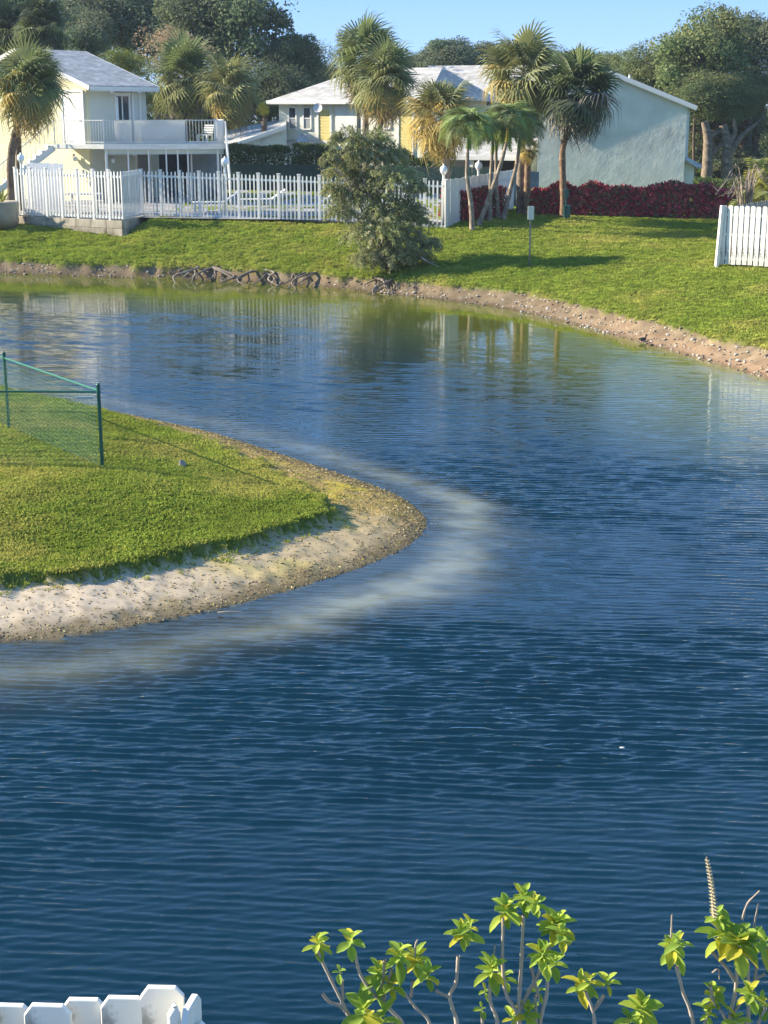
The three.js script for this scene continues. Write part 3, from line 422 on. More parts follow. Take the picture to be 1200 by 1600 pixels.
// ---------------------------------------------------------------- furniture behind the fence
{
  const lounge = (label, px, d) => { const p = far(px, 330, d), t = thing('pool_lounger', label, 'lounger', V(p.x, DECK, p.z), 0.15, 'white loungers on the pool terrace'); for (let k = 0; k < 7; k++) part('slat', box(0.16, 0.03, 0.6, -0.6 + k * 0.19, 0.36, 0), M.white, t); part('backrest', box(0.7, 0.04, 0.6, 0.95, 0.55, 0, 0, 0.6), M.white, t); for (const x of [-0.55, 0.6]) for (const z of [-0.26, 0.26]) part('leg', box(0.05, 0.36, 0.05, x, 0.18, z), M.white, t); };
  lounge('white slatted pool lounger behind the fence under the balcony stair', 325, 61); lounge('white slatted pool lounger behind the fence just left of the big bush', 470, 59.5); lounge('white slatted pool lounger behind the fence right of the second lamp post', 400, 63);
  const p = far(132, 330, 60), t = thing('picnic_table', 'white picnic table behind the picket fence above the concrete wall', 'table', V(p.x, DECK, p.z)); part('tabletop', box(1.3, 0.05, 0.7, 0, 0.74, 0), M.white, t); for (const s of [-1, 1]) { part('bench', box(1.3, 0.04, 0.26, 0, 0.44, s * 0.62), M.white, t); part('leg', merge([bar(V(s * 0.45, 0.72, -0.1), V(s * 0.45, 0, -0.6), 0.06), bar(V(s * 0.45, 0.72, 0.1), V(s * 0.45, 0, 0.6), 0.06), bar(V(s * 0.45, 0.4, -0.7), V(s * 0.45, 0.4, 0.7), 0.05)]), M.white, t); }
  const s0 = far(48, 330, 60.5), s1 = far(101, 330, 60); s0.y = s1.y = DECK; boardFence('white_screen', 'bluish white board screen standing behind the left end of the picket fence', s0, s1, 1.9, std([0.66, 0.7, 0.76], { map: tFaint }), 0.11, 0.01);
  const balc = far(318, 222, 66.6), c = thing('balcony_chair', 'white slatted chair at the right end of the balcony', 'chair', V(balc.x, far(287, 225, 67.6).y, -67.2), -0.5); for (let k = 0; k < 4; k++) part('slat', box(0.5, 0.03, 0.09, 0, 0.4, -0.18 + k * 0.12), M.white, c); for (let k = 0; k < 4; k++) part('back_slat', box(0.5, 0.07, 0.03, 0, 0.5 + k * 0.1, -0.26 - k * 0.03), M.white, c); for (const x of [-0.24, 0.24]) for (const z of [-0.2, 0.2]) part('leg', box(0.05, 0.42, 0.05, x, 0.21, z), M.white, c);
  // planter with spiky plant at far left
  const pl = far(6, 356, 58), y = gy(pl.x, pl.z), o = thing('stone_planter', 'rough grey stone planter at the left edge of the picture beside the picket fence', 'planter', V(pl.x, y, pl.z)); const pp = [[0, 0], [0.55, 0], [0.62, 0.35], [0.58, 0.5], [0.66, 0.95], [0.6, 1.02], [0, 0.95]].map(a => new THREE.Vector2(a[0], a[1])); part('pot', new THREE.LatheGeometry(pp, 12), M.concrete, o);
  const sp = thing('spiky_plant', 'yellow green spiky plant growing in the stone planter', 'plant', V(pl.x, y + 0.95, pl.z)), r = rng(3), m = leafy([0.3, 0.32, 0.08]); for (let k = 0; k < 22; k++) { const a = r() * 6.28, el = 0.5 + r() * 0.9, L = 0.5 + r() * 0.3; const g = poly([[V(-0.035, 0, 0), V(0.035, 0, 0), V(0.04, 0, L * 0.5), V(0, -0.05, L), V(-0.04, 0, L * 0.5)]]); g.rotateX(-el); g.rotateY(a); part('leaf', g, m, sp); }
}
// ---------------------------------------------------------------- foliage kit
function Leaves() { // collects loose leaf faces
  const pos = [], nor = [], col = [];
  return {
    leaf(p, dir, up, L, W, c, bend = 0.25) { // pointed leaf of two folded halves
      const side = dir.clone().cross(up); if (side.lengthSq() < 1e-6) side.set(1, 0, 0); side.normalize(); const n = side.clone().cross(dir).normalize();
      const a = p, m = p.clone().addScaledVector(dir, L * 0.5).addScaledVector(n, -L * bend * 0.2), t = p.clone().addScaledVector(dir, L).addScaledVector(n, -L * bend), l = m.clone().addScaledVector(side, -W / 2).addScaledVector(n, W * 0.12), q = m.clone().addScaledVector(side, W / 2).addScaledVector(n, W * 0.12);
      for (const v of [a, q, t, a, t, l]) { pos.push(v.x, v.y, v.z); nor.push(n.x, n.y, n.z); col.push(c[0], c[1], c[2]); }
    },
    geo(smoothN = true) { const g = new THREE.BufferGeometry(); g.setAttribute('position', new THREE.Float32BufferAttribute(pos, 3)); g.setAttribute('color', new THREE.Float32BufferAttribute(col, 3)); return g; },
  };
}
const rdir = (r) => { const u = r() * 2 - 1, a = r() * 6.283, s = Math.sqrt(1 - u * u); return V(s * Math.cos(a), u, s * Math.sin(a)); };
// a crown of unit radius: clumps of leaves on an uneven ball, gaps between
function crownGeo(seed, lobes, per, leaf, o = {}) {
  const r = rng(seed), B = Leaves(), squash = o.squash ?? 0.8, cs = [];
  for (let k = 0; k < lobes; k++) { const d = rdir(r); if (d.y < -0.8) d.y *= -0.6; const R = Math.pow(r(), 0.45) * 0.78; cs.push([d.multiplyScalar(R), 0.16 + 0.2 * r()]); }
  for (const [c, R] of cs) {
    c.y *= squash; const tone = 0.7 + 0.6 * r(), warm = r();
    for (let k = 0; k < per; k++) {
      const d = rdir(r); if (d.y < 0 && r() < 0.55) d.y = -d.y; const p = c.clone().addScaledVector(d, R * (0.55 + 0.5 * Math.sqrt(r()))); p.y -= 0.05 * r();
      const dir = d.clone().multiplyScalar(0.6).add(rdir(r)).add(V(0, o.hang ?? -0.15, 0)).normalize(), L = leaf * (0.6 + 0.8 * r()), t = tone * (0.75 + 0.5 * r());
      B.leaf(p, dir, d, L, L * (o.wide ?? 0.55), [t * (0.9 + 0.35 * warm), t, t * (0.8 + 0.2 * r())]);
    }
  }
  return B.geo();
}
const CR = [crownGeo(1, 74, 330, 0.05), crownGeo(2, 66, 340, 0.05), crownGeo(3, 84, 290, 0.048), crownGeo(4, 34, 260, 0.055, { wide: 0.4 }), crownGeo(5, 30, 120, 0.06, { wide: 0.3 })];
const LM = { dark: leafy([0.105, 0.145, 0.07], 0.35, { vertexColors: true }), mid: leafy([0.15, 0.20, 0.075], 0.35, { vertexColors: true }), light: leafy([0.17, 0.21, 0.05], 0.3, { vertexColors: true }), blue: leafy([0.14, 0.185, 0.11], 0.35, { vertexColors: true }), tan: leafy([0.42, 0.35, 0.23], 0.2, { vertexColors: true }), yellow: leafy([0.42, 0.42, 0.05], 0.35, { vertexColors: true }) };
function tree(label, px, py, d, rx, ry, variant, mat, o = {}) { // crown centre at (px, py) and distance d, radii in metres
  const c = far(px, py, d), base = Math.min(1.6, gy(c.x, c.z)), t = thing(o.name ?? 'broadleaf_tree', label, 'tree', V(c.x, base, c.z), 0), r = rng(px * 7 + py), h = c.y - base;
  const cr = part('crown', CR[variant], LM[mat], t); cr.position.y = h; cr.scale.set(rx, ry, rx * 0.9); cr.rotation.y = r() * 6.28;
  const tr = o.trunk ?? 0.28, gs = [tube([V(0, 0, 0), V((r() - 0.5) * 0.5, h * 0.4, (r() - 0.5) * 0.4), V((r() - 0.5) * 0.8, h * 0.9, 0)], tr, tr * 0.45, 8)];
  part('trunk', gs[0], o.bark ?? M.bark, t);
  for (let k = 0; k < 7; k++) { const a = k / 7 * 6.28 + r(), y0 = h * (0.45 + 0.3 * r()), e = V(Math.cos(a) * rx * 0.75, y0 + ry * (0.1 + 0.6 * r()), Math.sin(a) * rx * 0.65); part('limb', tube([V(0, y0, 0), V(e.x * 0.45, lerp(y0, e.y, 0.6), e.z * 0.45), e], tr * 0.4, 0.04, 5), o.bark ?? M.bark, t); }
  return t;
}
// left woods
tree('tall dark fig tree with the highest crown at the upper left of the picture', 345, 45, 96, 5.2, 5.0, 0, 'dark', { trunk: 0.5 });
tree('dark rounded tree standing right of the tall fig tree against the sky', 452, 92, 94, 2.3, 2.6, 1, 'dark');
tree('dense bluish green tree behind the roof of the pool house', 195, 40, 104, 6.4, 5.2, 2, 'blue', { trunk: 0.4 });
tree('dark tree at the top left corner behind the palms', 20, 35, 92, 3.6, 3.4, 1, 'dark');
tree('green tree between the corner palms and the pool house roof', 128, 70, 90, 2.6, 2.6, 0, 'blue');
tree('dark spreading tree low behind the right pool house palm', 420, 150, 92, 3.4, 2.7, 2, 'dark');
tree('dark tree filling the gap behind the balcony of the pool house', 300, 172, 101, 3.8, 3.0, 0, 'dark');
tree('tan leafless looking tree tangled with vines above the pool house roof', 268, 95, 84, 2.7, 2.5, 4, 'tan', { bark: M.barkGrey });
tree('pale green sunlit tree beside the tan tangled tree', 195, 110, 86, 2.0, 1.8, 3, 'light');
tree('yellow green shrubby tree right of the balcony door', 244, 165, 80, 1.1, 1.0, 3, 'light');
tree('small yellow croton shrub at the left end of the townhouse roof', 411, 172, 84, 0.42, 0.65, 3, 'yellow');
tree('wispy grey green tree rising behind the left end of the townhouse roof', 498, 108, 100, 2.2, 2.4, 4, 'blue');
tree('narrow dark pine top beside the tallest centre palm', 543, 80, 98, 0.9, 2.2, 3, 'dark');
// behind the roofs
tree('wide green tree behind the pale roof in the centre', 712, 95, 112, 3.9, 2.6, 1, 'blue');
tree('low green tree between the centre palms and the wide tree', 640, 110, 114, 2.6, 1.7, 2, 'blue');
tree('green tree behind the tall right centre palm', 800, 105, 116, 3.6, 2.2, 0, 'mid');
tree('green tree above the grey house ridge', 905, 108, 106, 3.0, 2.1, 1, 'mid');
// right oaks
tree('huge live oak with pale forked trunk rising behind the grey house', 1095, 92, 88, 4.4, 3.6, 0, 'mid', { trunk: 0.1 });
tree('left hand oak crown overlapping the ridge of the grey house', 1010, 118, 92, 2.9, 2.3, 2, 'mid');
tree('tall oak at the upper right corner of the picture', 1178, 75, 93, 3.4, 3.2, 1, 'blue', { trunk: 0.45 });
tree('dark low tree behind the pale oak trunks', 1150, 215, 96, 3.3, 2.6, 2, 'dark');
tree('dark low tree at the right edge behind the yellow palm', 1225, 200, 84, 2.2, 2.6, 0, 'dark');
tree('oak crown hanging low over the right slope of the grey house roof', 1062, 150, 95, 3.0, 2.2, 2, 'mid');
tree('lower oak foliage above the pale forked trunk', 1118, 165, 90, 2.5, 1.6, 1, 'mid');
tree('dense oak foliage at the right edge under the tall corner oak', 1190, 145, 91, 2.6, 1.9, 2, 'mid');
tree('dark understorey tree between the grey house wall and the pale trunks', 1108, 232, 98, 2.4, 2.4, 1, 'dark');
tree('dark understorey tree right of the pale straight trunk', 1185, 240, 98, 2.8, 2.4, 0, 'dark');
tree('dark tree behind the left edge palms and the stair', 8, 150, 88, 2.6, 3.6, 2, 'dark');
tree('tree filling behind the roof ridge of the pool house at left', 62, 110, 97, 3.2, 3.2, 1, 'blue');
{ const fw = part('distant_wood', (() => { const r = rng(91), B = Leaves(); for (let k = 0; k < 26000; k++) { const x = (r() - 0.5) * 150, top = 4.2 + 3.5 * fbm(x * 0.11, 3, 3), y = 1.2 + top * Math.pow(r(), 0.7), z = -128 - 7 * r(), d = rdir(r), f = 0.7 + 0.6 * r(); B.leaf(V(x, y, z), d, V(0, 1, 0.3), 0.5 + 0.5 * r(), 0.35, [f, f, f]); } return B.geo(); })(), LM.dark, scene); tag(fw, 'dark line of far woods closing the view behind houses and trees', 'woods', null, 'stuff'); }
tree('low dark shrubbery between the pale oak trunks and the clipped hedge', 1150, 262, 91, 3.4, 1.7, 2, 'dark');
tree('low green tree filling the skyline left of the centre palms', 520, 128, 108, 2.4, 1.8, 1, 'blue');
tree('low green tree filling the skyline right behind the centre palms', 592, 122, 112, 3.0, 1.9, 0, 'mid');
tree('green tree behind the big dark palm beside the grey house ridge', 868, 112, 110, 3.0, 2.0, 2, 'mid');
tree('green tree rising just right of the grey house ridge', 962, 120, 102, 2.6, 1.9, 0, 'mid');
let k0 = 0;
{ // pale forked oak trunks in front of the dark wood
  const tk = (label, pts, r0, limbs) => { const p0 = far(pts[0][0], pts[0][1], 84), y = 1.55, O = V(p0.x, y, p0.z), t = thing('oak_trunk', label, 'tree', O), P = pts.map(a => far(a[0], a[1], 84).sub(O)); P[0].y = 0; part('trunk', tube(P, r0, r0 * 0.6, 9, 12, 0.04), M.barkGrey, t); for (const l of limbs) part('limb', tube(l.map(a => far(a[0], a[1], a[2] ?? 84).sub(O)), r0 * 0.5, r0 * 0.25, 7), M.barkGrey, t); const c = part('crown', CR[k0++ % 2 ? 0 : 2], LM.mid, t); const q = P[P.length - 1]; c.position.set(q.x + 0.3, q.y + 1.3, q.z - 0.9); c.scale.set(2.3, 1.9, 2.0); return t; };
  tk('pale grey forked oak trunk nearest the grey house', [[1104, 280], [1106, 245], [1106, 215], [1101, 190]], 0.34, [[[1108, 245], [1117, 236], [1128, 224]], [[1106, 220], [1114, 210], [1126, 204]]]);
  const dk = [[1138, 245], [1160, 212], [1200, 180]];
  tk('pale grey straight oak trunk right of the forked trunk', [[1137, 280], [1136, 250], [1136, 222], [1130, 195]], 0.36, [dk, [[1137, 225], [1148, 208], [1146, 185]]]);
}

// ---------------------------------------------------------------- palms
function fanGeo(seed, droop, n = 24, R = 1, stalk = 0.55) { // frond along +z, petiole then a fan of narrow segments with drooping tips
  const r = rng(seed), B = Leaves(), o = V(0, 0, stalk); const pos = [];
  for (let k = 0; k < n; k++) {
    const a = (k / (n - 1) - 0.5) * 4.0, d = V(Math.sin(a), 0.12 * Math.cos(a * 2), Math.cos(a)).normalize(), L = R * (0.82 + 0.26 * r()) * (1 - 0.18 * Math.abs(a) / 2), W = 0.06 * R, side = V(Math.cos(a), 0, -Math.sin(a));
    const p1 = o.clone().addScaledVector(d, L * 0.38).add(V(0, -droop * 0.05, 0)), p2 = o.clone().addScaledVector(d, L * 0.72).add(V(0, -droop * L * (0.22 + 0.1 * r()), 0)), p3 = o.clone().addScaledVector(d, L * 0.88).add(V((r() - 0.5) * 0.06, -droop * L * (0.62 + 0.3 * r()), 0));
    const l1 = p1.clone().addScaledVector(side, -W / 2), q1 = p1.clone().addScaledVector(side, W / 2), l2 = p2.clone().addScaledVector(side, -W * 0.3), q2 = p2.clone().addScaledVector(side, W * 0.3);
    for (const v of [o, q1, l1, l1, q1, q2, l1, q2, l2, l2, q2, p3]) pos.push(v.x, v.y, v.z);
  }
  for (const s of [[-0.018, 0], [0, 0.02]]) pos.push(-0.02, s[1], 0, 0.02, s[1], 0, 0.012, s[1], stalk, -0.02, s[1], 0, 0.012, s[1], stalk, -0.012, s[1], stalk);
  const g = new THREE.BufferGeometry(); g.setAttribute('position', new THREE.Float32BufferAttribute(pos, 3)); g.computeVertexNormals(); return g;
}
const FAN = [0, 1, 2].map(k => fanGeo(k + 20, 0.45)), FANd = [0, 1, 2].map(k => fanGeo(k + 30, 1.0)), FANx = [0, 1].map(k => fanGeo(k + 40, 1.35, 15, 0.95));
const PM = { green: leafy([0.16, 0.20, 0.065], 0.3), olive: leafy([0.24, 0.25, 0.09], 0.3), gold: leafy([0.50, 0.37, 0.10], 0.35), brown: leafy([0.38, 0.26, 0.14], 0.25), dark: leafy([0.05, 0.07, 0.03], 0.2), grey: leafy([0.22, 0.20, 0.15], 0.2), bright: leafy([0.24, 0.32, 0.08], 0.35) };
function sabal(label, px, py, d, R, trunkPts, tr, o = {}) { // crown centre (px, py), frond reach R; trunkPts picture points from foot up
  const c = far(px, py, d), foot = trunkPts[0], f = far(foot[0], foot[1], d), y0 = o.base ?? gy(f.x, f.z), O = V(f.x, y0, f.z), t = thing('fan_palm', label, 'palm', O), r = rng(px * 13 + py);
  const P = trunkPts.map(a => far(a[0], a[1], d).sub(O)); P[0].y = 0; const cc = c.clone().sub(O); P.push(cc.clone().add(V(0, -0.1 * R, 0))); part('trunk', tube(P, tr, tr * 0.85, 9, 22, 0.16), o.bark ?? M.barkGrey, t);
  const n = o.n ?? 68, mats = o.mats ?? ['green', 'olive', 'gold', 'brown'];
  for (let k = 0; k < n; k++) {
    const q = k / (n - 1), el = lerp(1.35, -1.15, Math.pow(q, 0.8)) + (r() - 0.5) * 0.75, az = k * 2.39996 + r() * 0.9;
    const set = q < 0.45 ? FAN : q < 0.75 ? FANd : FANx, g = set[Math.floor(r() * set.length)];
    const z = r(), mi = q < 0.35 ? (z < 0.75 ? 0 : 1) : q < 0.62 ? (z < 0.6 ? 1 : z < 0.85 ? 0 : 2) : q < 0.82 ? (z < 0.6 ? 2 : 1) : (z < 0.65 ? 3 : 2);
    const m = part('frond', g, PM[mats[mi]], t), s = R * (0.46 + 0.34 * r()) * (q > 0.8 ? 0.95 : 1); m.scale.set(s, s, s); m.position.copy(cc).add(V(0, (0.5 - q) * R * 0.35, 0)); m.rotation.order = 'YXZ'; m.rotation.set(-el, az, (r() - 0.5) * 1.3);
  }
  return t;
}
sabal('big fan palm with golden lower fronds at left in front of the pool house', 42, 140, 60, 1.8, [[16, 300], [18, 240], [28, 195]], 0.17, { bark: M.bark, base: DECK });
sabal('second slim palm trunk and crown close behind the big left fan palm', 60, 120, 61.5, 1.35, [[30, 290], [29, 230], [29, 190]], 0.13, { bark: M.bark, base: DECK, mats: ['green', 'green', 'olive', 'gold'] });
sabal('dark fan palm in the upper left corner behind the golden palm', 68, 45, 78, 1.75, [[75, 250], [75, 120]], 0.18, { base: 1.6, mats: ['dark', 'green', 'dark', 'grey'] });
sabal('dark fan palm cut by the left edge at the top of the picture', 15, 55, 80, 1.7, [[15, 250], [15, 120]], 0.18, { base: 1.6, mats: ['dark', 'dark', 'olive', 'grey'] });
sabal('olive fan palm behind the balcony of the pool house', 288, 122, 74, 2.05, [[290, 290], [291, 190]], 0.16, { base: 1.6, mats: ['green', 'olive', 'olive', 'grey'], bark: M.bark });
sabal('drooping fan palm with tan skirt at the right end of the balcony', 358, 142, 72, 1.75, [[344, 290], [345, 215], [352, 180]], 0.15, { base: 1.6, mats: ['olive', 'olive', 'gold', 'brown'], bark: M.bark });
sabal('left one of the two tall palms in front of the townhouse', 572, 98, 69, 1.98, [[570, 300], [571, 215], [572, 150]], 0.15, { base: 1.6, mats: ['green', 'olive', 'olive', 'brown'] });
sabal('tall palm with rusty lower fronds before the townhouse siding', 602, 128, 67, 1.9, [[590, 300], [592, 225], [597, 165]], 0.14, { base: 1.6 });
sabal('pale golden fan palm with hanging leaves left of the feather palms', 690, 182, 64, 1.85, [[698, 300], [697, 260], [694, 225]], 0.17, { base: 1.6, mats: ['olive', 'gold', 'gold', 'brown'] });
sabal('tall olive fan palm with the highest crown above the feather palms', 818, 118, 59.5, 1.98, [[813, 330], [814, 270], [817, 160]], 0.17, { mats: ['olive', 'olive', 'gold', 'brown'], bark: M.barkGrey });
sabal('large dark grey fan palm on a slim straight trunk before the grey wall', 905, 148, 58, 1.85, [[880, 343], [880, 290], [880, 230], [893, 190]], 0.13, { mats: ['green', 'dark', 'grey', 'grey'], bark: M.barkOrange, n: 74 });
sabal('small shaggy headed palm with orange trunk left of the grey wall', 826, 232, 59, 0.62, [[823, 325], [824, 290], [825, 255]], 0.14, { mats: ['olive', 'olive', 'gold', 'brown'], bark: M.barkOrange, n: 30 });
function featherGeo(seed) { // arching feather frond along +z
  const r = rng(seed), pos = [], n = 34, P = t => V(0, 0.45 * Math.sin(t * 2.0) - 0.62 * t * t, t * (1 - 0.28 * t));
  const tri = (...v) => v.forEach(p => pos.push(p.x, p.y, p.z));
  for (let k = 0; k < n; k++) { const t = 0.14 + 0.86 * k / n, p = P(t), q = P(Math.min(1, t + 0.03)), fw = q.clone().sub(p).normalize(); for (const s of [-1, 1]) { const L = 0.42 * Math.sin(Math.PI * Math.pow(t, 0.8) * 0.92 + 0.16) * (0.85 + 0.3 * r()), d = V(s * 0.85, -0.05 + 0.25 * (r() - 0.5), 0).addScaledVector(fw, 0.6).normalize(), w = fw.clone().multiplyScalar(0.0095), m = p.clone().addScaledVector(d, L * 0.55).add(V(0, 0.02, 0)), e = p.clone().addScaledVector(d, L).add(V(0, -0.16 * L - 0.06, 0)); tri(p.clone().sub(w), p.clone().add(w), m.clone().add(w)); tri(p.clone().sub(w), m.clone().add(w), m.clone().sub(w)); tri(m.clone().sub(w), m.clone().add(w), e); } }
  for (let k = 0; k < 8; k++) { const a = P(k / 8), b = P((k + 1) / 8), w = V(0.016, 0, 0), u = V(0, 0.014, 0); tri(a.clone().sub(w), a.clone().add(w), b.clone().add(w)); tri(a.clone().sub(w), b.clone().add(w), b.clone().sub(w)); tri(a.clone().sub(u), a.clone().add(u), b.clone().add(u)); }
  const g = new THREE.BufferGeometry(); g.setAttribute('position', new THREE.Float32BufferAttribute(pos, 3)); g.computeVertexNormals(); return g;
}
const FEA = [1, 2, 3].map(k => featherGeo(k + 60));
function feather(label, trunkPts, d, R, o = {}) {
  const f = far(trunkPts[0][0], trunkPts[0][1], d), O = V(f.x, gy(f.x, f.z), f.z), t = thing('feather_palm', label, 'palm', O), r = rng(trunkPts[0][0] * 31), P = trunkPts.map(a => far(a[0], a[1], d).sub(O)); P[0].y = 0; const top = P[P.length - 1];
  part('trunk', tube(P, 0.1, 0.06, 8, 18, 0.1), o.bark ?? M.barkPale, t);
  part('crownshaft', tube([top.clone(), top.clone().add(V(0.02, 0.3, 0)), top.clone().add(V(0.02, 0.62, 0))], 0.075, 0.04, 8), leafy(o.shaft ?? [0.2, 0.26, 0.07], 0.15), t);
  const n = o.n ?? 24; for (let k = 0; k < n; k++) { const q = k / (n - 1), m = part('frond', FEA[k % 3], PM[r() < 0.55 ? 'green' : 'bright'], t), s = R * (0.8 + 0.35 * r()); m.scale.set(s, s, s); m.position.copy(top).add(V(0, 0.5, 0)); m.rotation.order = 'YXZ'; m.rotation.set(lerp(-1.15, 0.25, q) + (r() - 0.5) * 0.2, k * 2.4 + r() * 0.5, (r() - 0.5) * 0.5); }
}
feather('leftmost feather palm with a slim curved trunk in front of the white board fence', [[738, 362], [736, 320], [730, 275], [731, 232]], 54, 1.4);
feather('strongly leaning feather palm with yellow crownshaft', [[747, 360], [762, 315], [782, 258], [792, 222]], 55, 1.4, { shaft: [0.42, 0.36, 0.06] });
feather('upright pale feather palm just behind the leaning one', [[765, 347], [766, 300], [769, 240]], 56.5, 1.35);
feather('feather palm with stained trunk in the middle of the cluster', [[778, 342], [776, 300], [775, 235]], 57.3, 1.35);
feather('right leaning feather palm at the right side of the cluster', [[786, 342], [797, 298], [807, 258], [811, 232]], 57, 1.45);

// ---------------------------------------------------------------- hedges and shrubs
function leafVolume(seed, n, shape, leaf, wide, cols, hang = 0) { const r = rng(seed), B = Leaves(); for (let k = 0; k < n; k++) { const [p, d] = shape(r), dir = d.clone().multiplyScalar(0.5).add(rdir(r)).add(V(0, -hang, 0)).normalize(), L = leaf * (0.6 + 0.8 * r()), c = cols[Math.floor(r() * cols.length)], f = 0.7 + 0.6 * r(); B.leaf(p, dir, d.lengthSq() ? d : V(0, 1, 0), L, L * wide, c.map(v => v * f), 0.3); } return B.geo(); }
const hedgeShape = (L, H, W, amp, seed) => r => { const x = r() * L, b = noise(x * 1.6 + seed, 3) * amp, hh = H * (1 - amp * 0.5) + b * H * 0.7; const side = r(); const dep = 1 - 0.3 * r() * r(); if (side < 0.38) return [V(x, hh * (0.02 + 0.98 * r()), W / 2 * dep + (noise(x * 3, 9 + seed) - 0.5) * 0.12), V(0, 0.35, 1)]; if (side < 0.75) return [V(x, hh * (1 - 0.18 * r() * r()), (r() - 0.5) * W), V(0, 1, 0.1)]; if (side < 0.85) return [V(x, hh * r(), -W / 2 * dep), V(0, 0.3, -1)]; return [V(x, hh * r(), (r() - 0.5) * W), V(0, 0.6, 0.6)]; };
function hedge(name, label, p, q, H, W, n, leaf, cols, o = {}) { const L = Math.hypot(q.x - p.x, q.z - p.z), t = thing(name, label, 'hedge', p.clone(), Math.atan2(-(q.z - p.z), q.x - p.x)); part('foliage', leafVolume(Math.round(L * 91), n, hedgeShape(L, H, W, o.amp ?? 0.3, Math.round(L * 10)), leaf, o.wide ?? 0.5, cols), o.mat ?? leafy([1, 1, 1], 0.25, { vertexColors: true }), t); const r = rng(5), st = []; for (let x = 0.2; x < L; x += 0.35) st.push(tube([V(x, 0, (r() - 0.5) * 0.2), V(x + (r() - 0.5) * 0.2, H * 0.4, (r() - 0.5) * 0.3), V(x + (r() - 0.5) * 0.3, H * 0.85, (r() - 0.5) * 0.4)], 0.025, 0.01, 5, 4)); part('stem', merge(st), M.bark, t); return t; }
const onG = (px, py, d, y) => { const p = far(px, py, d); p.y = y ?? gy(p.x, p.z); return p; };
const reds = [[0.50, 0.03, 0.06], [0.34, 0.025, 0.045], [0.16, 0.06, 0.035], [0.60, 0.11, 0.10], [0.20, 0.15, 0.06]];
hedge('red_hedge', 'long dark red leaved hedge along the foot of the grey house', onG(826, 340, 59.5), onG(1160, 340, 58.5), 1.18, 0.95, 12000, 0.17, reds, { amp: 0.5, wide: 0.6 });
hedge('red_shrub', 'dark red leaved shrub at the corner of the white board fence among the palm trunks', onG(704, 352, 56.2), onG(772, 340, 58.5), 1.12, 1.0, 6000, 0.13, reds, { amp: 0.5, wide: 0.6 });
const greens = [[0.10, 0.14, 0.03], [0.07, 0.11, 0.025], [0.15, 0.18, 0.045], [0.05, 0.08, 0.02]];
hedge('clipped_hedge', 'flat topped green hedge in front of the low grey roofed wing', onG(348, 300, 79, 1.55), onG(452, 300, 78, 1.55), 2.25, 1.3, 9000, 0.13, greens, { amp: 0.15 });
hedge('clipped_hedge', 'rounded light green hedge behind the green fence left of the big bush', onG(466, 300, 78, 1.55), onG(560, 300, 77, 1.55), 2.3, 1.3, 8000, 0.13, greens, { amp: 0.3 });
hedge('clipped_hedge', 'loose green hedge behind the green fence right of the big bush', onG(610, 300, 76.5, 1.55), onG(705, 300, 75, 1.55), 2.0, 1.3, 8000, 0.13, greens, { amp: 0.45 });
hedge('clipped_hedge', 'clipped green hedge between the grey house and the dead branches', onG(1092, 305, 68, 1.6), onG(1210, 305, 66, 1.6), 1.05, 1.4, 8000, 0.11, greens, { amp: 0.25 });
